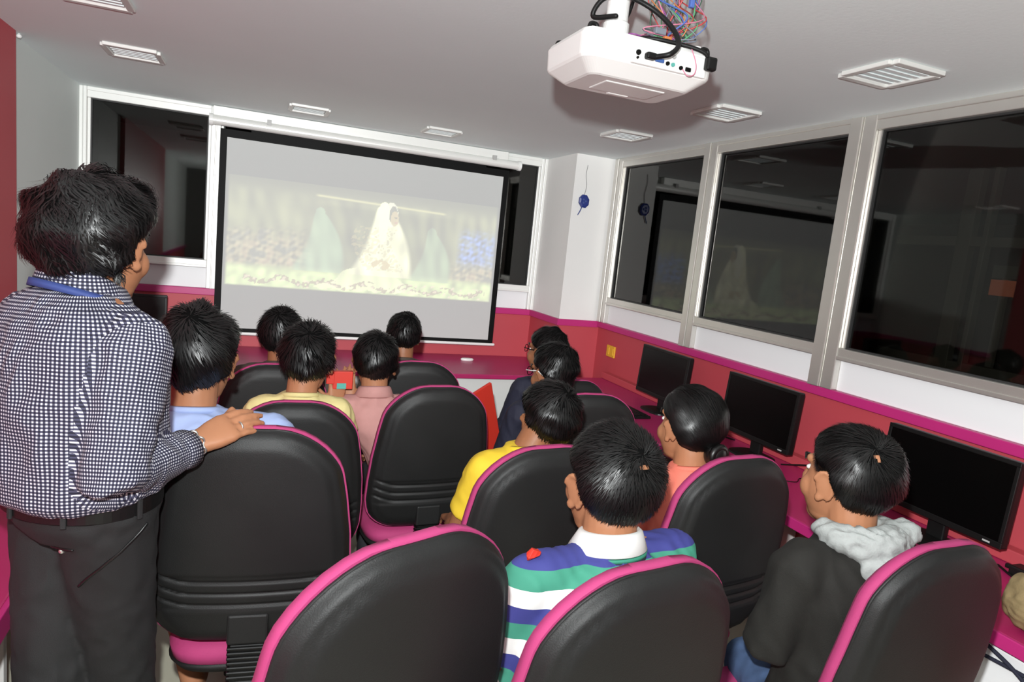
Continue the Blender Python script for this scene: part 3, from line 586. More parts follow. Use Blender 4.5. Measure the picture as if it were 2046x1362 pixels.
CH = dict(
    hand=(.028, 1.67, 1.142, -.10, "black office chair with the standing man's hand on its back"),
    pale=(.155, 2.30, 1.042, -.04, 'black office chair back behind the boy in pale yellow'),
    rib=(.670, 2.43, 1.073, .065, 'black office chair with ribbed lower back in the centre of the room'),
    bright=(.765, 1.637, 1.092, .12, 'black office chair behind the boy in bright yellow'),
    vacant=(.212, .955, 1.185, .385, 'large empty black office chair in the foreground, bottom centre'),
    polo=(.604, .898, 1.14, .16, 'black office chair in the foreground holding the boy in the striped polo'),
    hood=(1.39, .945, 1.095, .03, 'black office chair at bottom right holding the boy in the hoodie'),
    girl=(1.285, 1.47, 1.108, .09, 'black office chair holding the girl in the orange top'),
    specs=(1.335, 2.41, 1.056, -.10, 'black office chair behind the spectacled child, below the farthest monitor'),
    mid=(.75, 3.07, 1.043, -.07, 'black office chair in the front row holding the boy at screen centre'),
    left=(.10, 2.90, 1.045, .03, 'black office chair in the front row at the left of the screen'),
    pier=(1.50, 2.93, 1.00, .12, 'black office chair nearest the pier, holding the child in dark clothes'))
for c in CH.values(): chair(*c)
# ------------------------------------------------------------------ people
def rotm(yaw, pitch=0., roll=0.):
    return np.array(Matrix.Rotation(yaw, 3, 'Z') @ Matrix.Rotation(pitch, 3, 'X') @ Matrix.Rotation(roll, 3, 'Y'))
CRAN = (V(0, -.014, .028), V(.075, .094, .086)); FACE = (V(0, .030, -.035), V(.062, .066, .085))
def head_r(d):
    """distance from the head centre to the skull along directions d (n,3), unit head"""
    out = np.zeros(len(d))
    for c, s in (CRAN, FACE):
        a = ((d/s)**2).sum(1); b = -2*((d*c)/s**2).sum(1); cc = ((c/s)**2).sum()-1
        disc = b*b-4*a*cc; t = np.where(disc > 0, (-b+np.sqrt(np.maximum(disc, 0)))/(2*a), 0); out = np.maximum(out, t)
    return out
def add_head(mb, Hc, R, s, ear=1.):
    T = lambda p: Hc + R@(np.asarray(p, float)*s)
    def E(c, sem, RR=None): ellip(mb, T(c), np.asarray(sem)*s, R if RR is None else R@RR, 28, 20)
    E(*CRAN); E(*FACE); E((0, .058, -.098), (.030, .028, .024)); E((0, .03, -.088), (.048, .05, .03))
    for q in (-1, 1):
        E((q*.036, .062, -.038), (.024, .026, .03)); chain(mb, [T((q*.006, .088, .020)), T((q*.034, .076, .024))], .011*s, 10)
        RR = rotm(-q*.42, 0, q*.10)
        E((q*.078, -.004, -.010), (.0055*ear, .020, .032), RR)
        chain(mb, [T(np.array([q*.080, .010, -.012]) + RR@np.array([q*.0065, -.021*math.cos(a)-.012, .033*math.sin(a)])) for a in np.linspace(-1.0, 2.7, 14)], .0052*s*ear, 8); chain(mb, [T(np.array([q*.080, .010, -.012]) + RR@np.array([q*.005, -.010*math.cos(a)-.010, .017*math.sin(a)-.004])) for a in np.linspace(-1.0, 1.3, 8)], .004*s*ear, 8)
        E((q*.079, .006, -.040), (.006*ear, .010, .011), RR); E((q*.012, .100, -.036), (.009, .010, .008))
    chain(mb, [T((0, .086, .016)), T((0, .100, -.012)), T((0, .107, -.031))], [.008*s, .009*s, .012*s], 10)
    chain(mb, [T((-.022, .080, -.062)), T((0, .091, -.060)), T((.022, .080, -.062))], [.004*s, .008*s, .004*s], 10); chain(mb, [T((-.018, .080, -.073)), T((0, .089, -.073)), T((.018, .080, -.073))], [.004*s, .008*s, .004*s], 10)
def hairline(a):
    """lowest elevation (rad) of the hair per azimuth a (0 at the back, +-pi at the forehead)"""
    return np.radians(np.interp(np.abs(np.degrees(a)), [0, 35, 55, 70, 82, 92, 104, 112, 128, 150, 180], HL))
HL_SHORT = [-56, -54, -44, -24, 8, 14, 14, 16, 28, 36, 38]; HL_LONG = [-62, -61, -54, -38, -6, 8, 10, 14, 26, 36, 38]; HL = HL_SHORT
def add_hair(mb, Hc, R, s, seed, thick=.016, count=1500, length=.035, wav=0., whorl=(.08, -.72, .68), hole=0., hl=None, lift=.25, lump=.004, width=.0022, top=0., fringe=.0):
    global HL
    HL = hl or HL_SHORT; rg = np.random.default_rng(seed); w = nrm(whorl)
    def surf(d, t=1.):
        a = np.arctan2(d[:, 0], -d[:, 1]); el = np.arcsin(np.clip(d[:, 2], -1, 1)); k = np.clip((el-hairline(a))/.22, 0, 1); k = k*k*(3-2*k)
        th = thick*k*(1+top*np.clip(d[:, 2], 0, 1)) + lump*k*wob(d, 9, seed, 8)*1.
        if hole: ang = np.arccos(np.clip(d@w, -1, 1)); th = th*np.clip((ang-.05)/.35, .1, 1)
        return (head_r(d)+th*t-.003*(1-k))*s, el-hairline(a)
    na, ne = 96, 34; vs = []
    A = np.linspace(-math.pi, math.pi, na, endpoint=False); hl_ = hairline(A); D = []
    for j in range(ne):
        t = (j/ne)**.85; el = hl_ + (math.pi/2-.02-hl_)*t; D.append(np.stack([np.sin(A)*np.cos(el), -np.cos(A)*np.cos(el), np.sin(el)], 1))
    D = np.concatenate(D); r, _ = surf(D); P = Hc + (D*r[:, None])@R.T
    inner = Hc + (D[:na]*(r[:na]-.012*s)[:, None])@R.T; tp = np.array([[0, 0, 1.]]); rt, _ = surf(tp)
    vs = list(P)+list(inner)+[Hc+R@(tp[0]*rt[0])]; fs = []
    for j in range(ne-1):
        for k in range(na):
            q = (j*na+k, j*na+(k+1) % na, (j+1)*na+(k+1) % na, (j+1)*na+k)
            if hole and all(np.arccos(np.clip(D[i]@w, -1, 1)) < hole for i in q): continue
            fs.append(q)
    for k in range(na): fs.append((ne*na+k, ne*na+(k+1) % na, (k+1) % na, k)); fs.append(((ne-1)*na+k, (ne-1)*na+(k+1) % na, len(vs)-1))
    mb.add(vs, fs)
    # strands
    n = count; D = rg.normal(size=(n*3, 3)); D /= np.linalg.norm(D, axis=1)[:, None]; _, dl = surf(D); D = D[dl > .03][:n]; n = len(D)
    if hole: D = D[np.arccos(np.clip(D@w, -1, 1)) > hole*.7]; n = len(D)
    L = length*rg.uniform(.55, 1.25, n); ns = 6; ph = rg.uniform(0, 6.28, n); wr = rg.uniform(.7, 1.3, n)
    rt, _ = surf(D); pts = []; d = D.copy(); lf = lift*rg.uniform(0, 1.3, n)
    for j in range(ns):
        r, dl = surf(d); rr = r + (.0005+.0025*(ph/6.28))*s + lf*L*s*(j/(ns-1))**1.3; p = d*rr[:, None]
        t = -(w[None]-(d@w)[:, None]*d); t[:, 2] -= .25; t -= (t*d).sum(1)[:, None]*d; t /= np.linalg.norm(t, axis=1)[:, None]+1e-9; b = np.cross(d, t)
        if wav: p = p + b*(wav*s*np.sin(ph*.15+D[:, 0]*14+j*1.25))[:, None] + d*(wav*.5*s*np.sin(D[:, 2]*17+j*1.25))[:, None]
        pts.append((p, b)); sw = .35*np.sin(ph)*.5+.25
        stp = np.where(dl < fringe, .25, 1.)
        d = d + (t+b*sw[:, None])*(L/(ns-1)/(r/s)*stp)[:, None]; d /= np.linalg.norm(d, axis=1)[:, None]
    wd = width*s*wr; prof = [.75, 1, 1, .85, .5, .08]; vv = []
    for j, (p, b) in enumerate(pts):
        for q in (-1, 1): vv.append(Hc + (p + b*(q*wd*prof[j]*.5)[:, None])@R.T)
    vv = np.stack(vv, 1).reshape(-1, 3); ff = []
    for i in range(n):
        o = i*ns*2
        for j in range(ns-1): ff.append((o+2*j, o+2*j+1, o+2*j+3, o+2*j+2))
    return np.array(vv), ff
def finger(mb, base, d, n, lens, rad, curls):
    pts = [base - d*.012, base]; p = base; dd = d
    for L, c in zip(lens, curls):
        ax = nrm(np.cross(dd, n)); dd = np.array(Matrix.Rotation(-c, 3, Vector(ax)))@dd; p = p+dd*L; pts.append(p); n = nrm(np.cross(ax, dd)) if False else n
    k = len(pts); chain(mb, pts, [rad*1.05, rad*1.05]+[rad*(1-.09*i) for i in range(k-2)], 10); return pts
def add_hand(mb, Wp, d, n, s, side, curl=.35, spread=.06, thumb=(.7, .7), fc=None):
    """Wp wrist, d pointing to the fingers, n back of the hand, side +1: thumb on the +lateral (d x n) side"""
    d = nrm(d); n = nrm(n-d*np.dot(n, d)); lat = np.cross(d, n)*side; R = np.stack([d, lat, n], 1); info = []
    rings = [(Wp-d*.012*s, lat*.026*s, n*.019*s, 2.4), (Wp+d*.015*s, lat*.028*s, n*.017*s, 2.6), (Wp+d*.045*s, lat*.036*s, n*.0155*s, 3), (Wp+d*.075*s, lat*.039*s, n*.0135*s, 3), (Wp+d*.088*s, lat*.036*s, n*.009*s, 3)]
    loft(mb, rings, 24)
    for i, (o, L) in enumerate(((.029, .94), (.0098, 1.04), (-.0098, .98), (-.029, .78))):
        c = curl if fc is None else fc[i]
        dd = nrm(d+lat*o*spread/.03*1.2); info.append(finger(mb, Wp+d*(.083-.004*abs(i-1.2))*s+lat*o*s, dd, n, [.040*L*s, .026*L*s, .021*L*s], .0082*s*(1 if i < 3 else .88), [c*.7, c, c*.7]))
    td = nrm(d*thumb[0]+lat*thumb[1]-n*.25); tb = Wp+d*.022*s+lat*.022*s
    finger(mb, tb, td, nrm(n+lat), [.038*s, .032*s, .026*s], .0098*s, [0, -.15, -.3]); return info
def seg_uv(me, segs):
    """cylinder coordinates (metres) around the nearest of the bones (a, b, radius, up)"""
    co = getco(me); nf = len(me.polygons); ctr = np.empty(nf*3); me.polygons.foreach_get('center', ctr); ctr = ctr.reshape(-1, 3)
    best = np.full(nf, 9e9); which = np.zeros(nf, int)
    for i, (a, b, r, ref) in enumerate(segs):
        ab = b-a; t = np.clip((ctr-a)@ab/(ab@ab), 0, 1); dd = np.linalg.norm(ctr-a-t[:, None]*ab, axis=1)/r; m_ = dd < best; best[m_] = dd[m_]; which[m_] = i
    nl = len(me.loops); lv = np.empty(nl, int); me.loops.foreach_get('vertex_index', lv); lt = np.empty(nf, int); me.polygons.foreach_get('loop_total', lt); lfc = np.repeat(np.arange(nf), lt)
    uv = np.zeros((nl, 2))
    for i, (a, b, r, ref) in enumerate(segs):
        ax = nrm(b-a); e1 = nrm(ref-ax*np.dot(ref, ax)); e2 = np.cross(ax, e1)
        ang = lambda p: np.arctan2((p-a)@e2, (p-a)@e1)
        mk = which[lfc] == i; p = co[lv[mk]]; th = ang(p); tc = ang(ctr)[lfc[mk]]; th = tc+(th-tc+math.pi) % (2*math.pi)-math.pi
        uv[mk, 0] = th*r; uv[mk, 1] = (p-a)@ax
    u = me.uv_layers.new(name='UVMap'); u.data.foreach_set('uv', uv.ravel())
def band(mb, c, rt, fw, up, prof, tilt=0., n=48, gap=0., sy=.92):
    """closed profile [(r, h)...] swept round an ellipse; back raised by tilt; gap: half angle left open at the front"""
    vs = []; fs = []; k = len(prof); m_ = n if gap else n
    for i in range(m_):
        a = (2*math.pi*i/m_) if not gap else (gap+(2*math.pi-2*gap)*i/(m_-1))
        dr = rt*math.sin(a)+fw*math.cos(a)*sy; bk = -math.cos(a)
        for r, h in prof: vs.append(c+dr*r+up*(h+tilt*bk))
    rg = range(m_ if not gap else m_-1)
    for i in rg:
        for j in range(k): fs.append((i*k+j, ((i+1) % m_)*k+j, ((i+1) % m_)*k+(j+1) % k, i*k+(j+1) % k))
    if gap: fs.append(tuple(range(k))); fs.append(tuple(range((m_-1)*k, m_*k)))
    return mb.add(vs, fs)
COLLAR = [(.054, 0), (.055, .03), (.060, .036), (.068, .030), (.084, -.006), (.081, -.010), (.065, .020), (.058, .022)]
TEE = [(.056, -.004), (.056, .010), (.066, .008), (.072, -.006)]
def person(key, label, Hd, P, ty, hy, s=.93, hp=0., hr=0., skin='skin', shirt='dark_cloth', sleeve='short', trousers='dark_cloth', collar=None, collar_mat=None, hair={}, arms={}, legs={}, vox=.0055, torso=None, sh=.158, hs=None, shoe='black_plastic', belly=1., neckd=(0, -.03, -.122), feet=True, shirt_fold=(.0026, 120), arm_r=1., barefoot=False, hem=None, shz=.062, nsh=(0, 0, 0), ssm=6, ctilt=.012, slouch=.035, tvox=.009):
    Hd, P = V(*Hd), V(*P); hs = hs or s*1.09; R = rotm(hy, hp, hr); fw = V(-math.sin(ty), math.cos(ty), 0); rt = V(math.cos(ty), math.sin(ty), 0); up = V(0,0,1)
    root = tag(empty('person', (P[0], P[1], 0)), label, 'person'); off = np.array(root.location)
    hf = V(-math.sin(hy), math.cos(hy), 0)
    N = Hd + V(0,0,neckd[2])*hs + (.5*hf+.5*fw)*neckd[1]*hs + V(*nsh)
    mid = (P+N)/2 - fw*slouch*s; sp = lambda t: P*(1-t)**2+2*mid*t*(1-t)+N*t*t if t >= 0 else P+(P-sp(.1))*(-t/.1)
    tors = torso or [(0, .140, .105), (.2, .132, .100), (.45, .128, .095), (.68, .146, .100), (.82, .150, .090), (.91, .118, .072), (.97, .07, .058), (1.0, .054, .052)]
    def frame(t):
        ax = nrm(sp(min(t+.03, 1.02))-sp(t-.03)); r_ = rt; f_ = nrm(np.cross(ax, r_)*-1); f_ = nrm(np.cross(r_, ax)*-1) if np.dot(f_, fw) < 0 else f_; return r_, f_
    mb = MB(); rings = []
    for t, a, b in tors: r_, f_ = frame(t); rings.append((sp(t), r_*a*s, f_*b*s, 2.4))
    loft(mb, rings, 32)
    chain(mb, [N-up*.03*s, N+(Hd-N)*.35 - hf*.004, Hd-R@V(0,.016,.05)*hs], [.056*s, .052*hs, .053*hs], 18)
    add_head(mb, Hd, R, hs)
    # arms
    S = {}; J = {}
    for sg in (-1, 1):
        sj = N - up*shz*s + rt*sg*sh*s - fw*.005; a = arms.get(sg, {})
        el = V(*a['elbow']) if 'elbow' in a else sj + rt*sg*.045*s - up*.24*s + fw*.07*s
        wr = V(*a['wrist']) if 'wrist' in a else el + fw*.19*s - rt*sg*.07*s - up*.04*s
        S[sg] = (sj, el, wr); chain(mb, [N-up*.045*s+rt*sg*.05*s, sj-rt*sg*.02*s], [.05*s, .052*s], 16)
        chain(mb, [sj, sj*.6+el*.4, el, el*.6+wr*.4, wr], [.047*s*arm_r, .042*s*arm_r, .036*s, .036*s, .025*s], 16)
        hd = V(*a['hdir']) if 'hdir' in a else nrm(wr-el)-up*.15; hn = V(*a['hn']) if 'hn' in a else up
        J[sg] = add_hand(mb, wr+nrm(hd)*.012*s, hd, hn, s, (-sg if a.get('flip') is None else a['flip']), **a.get('hand', {}))
    # legs
    G = {}
    for sg in (-1, 1):
        l = legs.get(sg, {}); hip = P+rt*sg*.078*s-up*.02*s
        kn = V(*l['knee']) if 'knee' in l else hip+fw*.38*s+rt*sg*.02*s+up*.01
        an = V(*l['ankle']) if 'ankle' in l else V(kn[0], kn[1], .095)-fw*.03*s
        toe = an + (V(*l['toe']) if 'toe' in l else fw*.15*s) ; toe = V(toe[0], toe[1], an[2]-.055)
        G[sg] = (hip, kn, an, toe)
        chain(mb, [hip, hip*.5+kn*.5, kn], [.078*s, .066*s, .052*s], 16); chain(mb, [kn, kn*.65+an*.35, an], [.052*s, .05*s, .034*s], 16)
        chain(mb, [an, an*.6+toe*.4-up*.012, toe], [.034*s, .032*s, .022*s], 12)
    me = remesh(mb, 'body', vox, 3, off); link('body', me, skin, root)
    # eyes
    for sg in (-1, 1):
        e = Hd+R@V(sg*.029, .0785, .002)*hs; mb = MB(); ellip(mb, e, V(.011, .007, .0065)*hs, R); ey = obj('eye', mb, 'eye_white', root, smooth=True, off=off)
        mb = MB(); ellip(mb, e+R@V(0,.0055,0)*hs, V(.0045, .0025, .0045)*hs, R); obj('iris', mb, 'iris', ey, smooth=True, off=off)
        mb = MB(); chain(mb, [Hd+R@V(sg*.016, .0965, .026)*hs, Hd+R@V(sg*.034, .091, .031)*hs, Hd+R@V(sg*.050, .078, .024)*hs], [.0035*hs, .0035*hs, .002*hs], 8); obj('eyebrow', mb, 'hair', root, smooth=True, off=off)
    # shirt
    mb = MB(); g = .014*s; rings = []
    for t, a, b in ([(-.10, tors[0][1], tors[0][2])] if hem is None else [(hem, tors[0][1], tors[0][2])])+[q for q in tors if q[0] < .975 and (hem is None or q[0] > hem+.02)]: r_, f_ = frame(max(t, 0)); rings.append((sp(t), r_*(a*s+g*belly), f_*(b*s+g*belly), 2.3))
    rings.append((N+up*.004*s, rt*.074*s, fw*.070*s, 2)); rings.append((N+up*.012*s, rt*.058*s, fw*.056*s, 2)); loft(mb, rings, 32)
    for sg in (-1, 1):
        sj, el, wr = S[sg]; chain(mb, [N-up*.052*s+rt*sg*.05*s, sj-rt*sg*.02*s], [.056*s, .062*s], 16)
        ellip(mb, sj, V(.058, .058, .058)*s*arm_r)
        if sleeve == 'short': chain(mb, [sj, sj*.7+el*.3, sj*.32+el*.68], [.060*s*arm_r, .058*s*arm_r, .056*s*arm_r], 18, False)
        else: chain(mb, [sj, sj*.6+el*.4, el, el*.55+wr*.45, el*.06+wr*.94], [.062*s*arm_r, .058*s*arm_r, .052*s*arm_r, .048*s, .036*s], 18, False)
    me = remesh(mb, 'shirt', tvox*.8, ssm, off); folds(me, shirt_fold[0], shirt_fold[1], abs(hash(key)) % 1000 if False else sum(map(ord, key)), (1, 1, .55))
    shirt_o = link('shirt', me, shirt, root)
    if collar:
        mb = MB(); band(mb, N+up*.0, rt*s, fw*s, nrm(up*.93-fw*.12+ nrm(Hd-N)*.15), [(a*1.02, b) for a, b in (COLLAR if collar == 'collar' else TEE)], tilt=ctilt, gap=.25 if collar == 'collar' else 0)
        obj('collar', mb, collar_mat or shirt, shirt_o, smooth=True, off=off)
    # trousers
    mb = MB(); r_, f_ = frame(0); loft(mb, [(sp(-.22), r_*.125*s, f_*.10*s, 2.6), (sp(-.1), r_*.152*s, f_*.118*s, 2.5), (sp(.06), r_*.150*s, f_*.116*s, 2.4)], 32)
    for sg in (-1, 1):
        hip, kn, an, toe = G[sg]; chain(mb, [hip, hip*.5+kn*.5, kn], [.09*s, .078*s, .066*s], 18); cut = legs.get(sg, {}).get('cut', .93); e = kn*(1-cut)+an*cut
        chain(mb, [kn, kn*.5+e*.5, e], [.066*s, .062*s, .055*s], 18, False)
    me = remesh(mb, 'trousers', tvox, 5, off); folds(me, .0025, 110, 5+len(key), (1, 1, .7)); link('trousers', me, trousers, root)
    if feet and not barefoot:
        for sg in (-1, 1):
            hip, kn, an, toe = G[sg]; dn = nrm(V(*(toe-an)[:2], 0)); z0 = toe[2]-.035; lat = V(-dn[1], dn[0], 0); b = V(an[0], an[1], max(z0, .0)) - dn*.045
            mb = MB(); loft(mb, [(b+up*.045, lat*.025, up*.04), (b+dn*.03+up*.045, lat*.036, up*.044, 3), (b+dn*.12+up*.035, lat*.042, up*.034, 3), (b+dn*.20+up*.025, lat*.040, up*.024, 3), (b+dn*.235+up*.018, lat*.02, up*.014, 3)], 18); obj('shoe', mb, shoe, root, smooth=True, off=off)
    # hair
    hk = dict(seed=len(key)*7+1); hk.update({k: v for k, v in hair.items() if k not in ('bun', 'mat')}); mb = MB(); vv, ff = add_hair(mb, Hd, R, hs, **hk); ncap = len(mb.f); mb.add(vv, ff)
    if 'bun' in hair:
        bc = Hd+R@V(*hair['bun'])*hs; b2 = MB(); ellip(b2, bc, V(.036, .03, .036)*hs); chain(b2, [bc+R@V(.026*math.cos(a), -.012, .026*math.sin(a))*hs for a in np.linspace(0, 6.0, 16)], .012*hs, 8); mb.add(b2.v, b2.f)
    me = bpy.data.meshes.new('hair'); me.from_pydata((np.array(mb.v)-off).tolist(), [], mb.f); me.update(); me.polygons.foreach_set('use_smooth', [True]*len(me.polygons)); me.materials.append(M['hair_cap']); me.materials.append(M['hair']); me.polygons.foreach_set('material_index', [0]*ncap+[1]*(len(mb.f)-ncap)); link('hair', me, None, root)
    return dict(root=root, off=off, N=N, R=R, S=S, J=J, Hd=Hd, fw=fw, rt=rt, hs=hs, shirt=shirt_o, G=G)
def seated(key, label, ck, Hd, look=(.83, 5.2), lean=.15, pz=0., **k):
    x, y, zt, rot, _ = CH[ck]; fw = V(-math.sin(rot), math.cos(rot), 0); p = V(x, y, zt-.64+.105+pz) + fw*lean
    hy = k.pop('hy', None)
    if hy is None: hy = math.atan2(-(look[0]-Hd[0]), look[1]-Hd[1])
    return person(key, label, Hd, p, k.pop('ty', rot), hy, **k)
def glasses(p, m, temple='white_cloth'):
    T = lambda q: p['Hd']+p['R']@(V(*q)*p['hs']); g = tag(empty('spectacles', T((0, .1, 0))), None); g.parent = p['root']; g.location = T((0, .1, 0))-p['off']; o = T((0, .1, 0))
    for sg in (-1, 1):
        mb = MB(); chain(mb, [T((sg*.033+.024*math.cos(a), .108-.012*abs(math.cos(a))*(1 if sg*math.cos(a) > 0 else 0), .002+.018*math.sin(a))) for a in np.linspace(0, 6.28, 20)], .0018, 6); obj('rim', mb, m, g, smooth=True, off=o)
        mb = MB(); chain(mb, [T((sg*.060, .098, .008)), T((sg*.080, .05, .008)), T((sg*.088, .005, .010)), T((sg*.086, -.02, -.008))], .0026, 8); obj('temple', mb, temple, g, smooth=True, off=o)
    mb = MB(); chain(mb, [T((-.010, .109, .006)), T((0, .113, .009)), T((.010, .109, .006))], .0018, 6); obj('bridge', mb, m, g, smooth=True, off=o)
# --- the children, from front to back
seated('farleft', 'dark haired boy in the front row at the left end of the screen', 'left', (.128, 3.138, 1.117), shirt='brown_cloth', collar='tee', hair=dict(thick=.018, count=2200, lump=.004, seed=3, lift=.3), skin='skin_dark')
seated('farmid', 'dark haired boy in the front row before the screen centre', 'mid', (.699, 3.184, 1.137), shirt='brown_cloth', collar='tee', hair=dict(thick=.010, count=2000, seed=4, lift=.2, length=.025), skin='skin_dark', s=.88)
q = seated('pier', 'child in dark clothes and glasses looking left, farthest right in the front row', 'pier', (1.41, 3.03, 1.112), hy=.55, shirt='navy_cloth', sleeve='long', hair=dict(thick=.016, count=2000, seed=5, lump=.005, hl=HL_LONG), skin='skin_dark', s=.92); glasses(q, 'black', 'black')
q = seated('specs', 'child in navy with white spectacle arms, head tilted down, before the dark clothed child', 'specs', (1.224, 2.545, 1.104), hy=.42, hp=-.15, shirt='navy_cloth', sleeve='long', hair=dict(thick=.016, count=2200, seed=6, lump=.005, hl=HL_LONG), skin='skin_dark', s=.93); glasses(q, 'black')
q5 = seated('pinkboy', 'boy in a dusty pink shirt leaning left before the ribbed chair', 'rib', (.470, 2.628, 1.104), shirt='dusty_pink', collar='collar', hair=dict(thick=.013, count=2400, seed=7, lift=.2), s=.93, hp=-.12, arms={-1: dict(elbow=(.33, 2.60, .84), wrist=(.375, 2.64, .925), hdir=(-.1, .15, 1), hn=(-.3, -1, .2))})
q4 = seated('paleboy', 'boy in a pale yellow shirt with fluffy hair, second row', 'pale', (.196, 2.439, 1.148), shirt='pale_yellow', collar='tee', hair=dict(thick=.018, count=3000, seed=8, lump=.005, lift=.4), s=.95, sh=.138, nsh=(-.02, 0, 0), legs={-1: dict(knee=(.09, 2.71, .46), ankle=(.06, 2.62, .095)), 1: dict(knee=(.24, 2.71, .46), ankle=(.27, 2.62, .095))}, arms={1: dict(elbow=(.36, 2.46, .82), wrist=(.315, 2.56, .925), hdir=(.05, .15, 1), hn=(.4, -1, .2))})
q9 = seated('brightboy', 'boy in a bright yellow shirt, head low behind a chair back', 'bright', (.900, 1.86, 1.085), nsh=(-.085, .0, .045), sh=.15, shirt='yellow', collar='tee', hair=dict(thick=.014, count=3000, seed=9, lift=.2, length=.045), skin='skin_dark', s=.95)
q2 = seated('blueboy', 'boy in a light blue shirt seated before the standing man', 'hand', (-.135, 2.005, 1.225), lean=.19, shirt='light_blue', collar='tee', hair=dict(thick=.020, count=4500, seed=10, lump=.005, lift=.27), s=1.02, hs=1.14, sh=.20, ty=-.08, arms={1: dict(elbow=(.17, 1.98, .90), wrist=(.06, 2.10, .80), hdir=(-1, .15, -.2)), -1: dict(wrist=(-.20, 2.14, .82), hdir=(1, .1, -.2))}, legs={-1: dict(knee=(-.20, 2.16, .56), ankle=(-.122, 2.02, .23), cut=.22, toe=(.02, .10, 0)), 1: dict(knee=(.09, 2.12, .55), ankle=(.10, 2.06, .095), toe=(0, .10, 0), cut=.3)}, barefoot=True)
q11 = seated('girl', 'girl in an orange top with dark hair tied back', 'girl', (1.290, 1.655, 1.126), shirt='orange_top', sleeve='short', collar='tee', hair=dict(thick=.013, count=6500, seed=11, lump=.002, lift=.05, length=.07, width=.0016, bun=(.02, -.098, -.062), whorl=(0, .75, .6), hl=HL_LONG), s=.95, lean=.17)
q12 = seated('hoodboy', 'boy in a black hoodie with grey hood looking left at the screen', 'hood', (1.382, 1.138, 1.143), hy=.06, shirt='hoodie', sleeve='long', trousers='jeans', hair=dict(thick=.010, count=9000, seed=12, length=.034, width=.0015, whorl=(-.28, -.70, .66), hole=.09, lump=.002, lift=.16), s=.98, hs=1.10, sh=.155, arm_r=1.12, ssm=14, shirt_fold=(.0042, 95), torso=[(0, .145, .11), (.2, .140, .108), (.45, .142, .105), (.68, .165, .110), (.82, .168, .098), (.91, .135, .080), (.97, .08, .062), (1.0, .054, .052)], arms={-1: dict(elbow=(1.19, 1.12, .74), wrist=(1.35, 1.22, .66), hdir=(1, .05, -.1)), 1: dict(wrist=(1.53, 1.24, .70), hdir=(-1, .0, -.1))}, legs={-1: dict(knee=(1.39, 1.37, .50), ankle=(1.40, 1.30, .095)), 1: dict(knee=(1.58, 1.38, .50), ankle=(1.58, 1.32, .095))}, vox=.0045)
q10 = seated('poloboy', 'boy in a blue, green and white striped polo in the foreground', 'polo', (.735, 1.178, 1.140), hy=.0, lean=.2, shz=.052, nsh=(-.012, 0, .016), shirt='polo_stripes', collar='collar', collar_mat='white_cloth', hair=dict(thick=.009, count=12000, seed=13, length=.020, width=.0013, hole=.10, lump=.001, lift=.36, whorl=(.03, -.83, .56)), s=1.0, hs=1.12, sh=.188, vox=.0045)
# grey hood of the hoodie
N = q12['N']; mb = MB()
ar = [N + q12['rt']*.085*math.sin(a) - q12['fw']*(.075*math.cos(a)+.012) + V(0,0,.018-.012*math.cos(a)*0) for a in np.linspace(-2.1, 2.1, 16)]
chain(mb, ar, [.022+.018*math.cos(a*.7) for a in np.linspace(-2.1, 2.1, 16)], 14); ellip(mb, N-q12['fw']*.105-V(0,0,.03), (.075, .04, .045)); ellip(mb, N-q12['fw']*.06+q12['rt']*.10+V(0,0,.03), (.035, .04, .028))
me = remesh(mb, 'hood', .006, 6, q12['off']); folds(me, .006, 150, 21); link('hood', me, 'hood_grey', q12['shirt'])
# green and navy tipping on the polo collar
N = q10['N']
for c_, r0, h0 in (('green_cloth', .0865, -.010), ('navy_cloth', .089, -.017)):
    mb = MB(); band(mb, N, q10['rt'], q10['fw'], nrm(V(0,0,.93)-q10['fw']*.12+(q10['Hd']-N)*.4), [(r0, h0), (r0+.002, h0-.007), (r0-.004, h0-.007), (r0-.005, h0)], tilt=.012, gap=.3); obj('collar_tipping', mb, c_, q10['shirt'], smooth=True, off=q10['off'])
# --- the standing man
man_t = [(0, .158, .122), (.05, .172, .135), (.2, .172, .130), (.45, .176, .125), (.68, .186, .118), (.80, .182, .104), (.89, .145, .084), (.96, .085, .064), (1.0, .060, .056)]
MY = -.86
MP = V(-.312, 1.53, 1.05)
mn = person('man', 'standing man in a checked shirt and dark trousers resting a hand on a chair', (-.302, 1.585, 1.545), tuple(MP), MY, -.50, s=1.04, hs=1.06, hp=-.05, hem=.0, shz=.085, ssm=4, ctilt=.030, shirt='gingham', sleeve='long', trousers='trousers', torso=[(t, a/1.06, b/1.06) for t, a, b in man_t], sh=.172, neckd=(0, -.03, -.092), collar='collar', slouch=.03,
    hair=dict(thick=.026, count=8000, seed=21, length=.060, wav=.007, width=.0034, lump=.009, lift=.20, hl=HL_LONG, whorl=(-.1, -.45, .88), fringe=.02),
    arms={1: dict(elbow=(-.225, 1.345, 1.125), wrist=(-.118, 1.535, 1.116), hdir=(.080, .040, .036), hn=(-.25, -.75, .75), flip=-1, hand=dict(curl=.28, spread=.0, thumb=(1.0, .12), fc=(.30, .30, .32, .36))), -1: dict(elbow=(-.58, 1.62, 1.10), wrist=(-.50, 1.80, 1.06))},
    legs={-1: dict(knee=(-.375, 1.56, .54), ankle=(-.38, 1.50, .095)), 1: dict(knee=(-.245, 1.60, .54), ankle=(-.21, 1.54, .095))}, vox=.0042, tvox=.008, arm_r=1.10, shirt_fold=(.0036, 100), belly=1.5)
o = mn['shirt']; off = mn['off']; sj, el, wr = mn['S'][1]; sl, ell, wl = mn['S'][-1]; P0 = MP
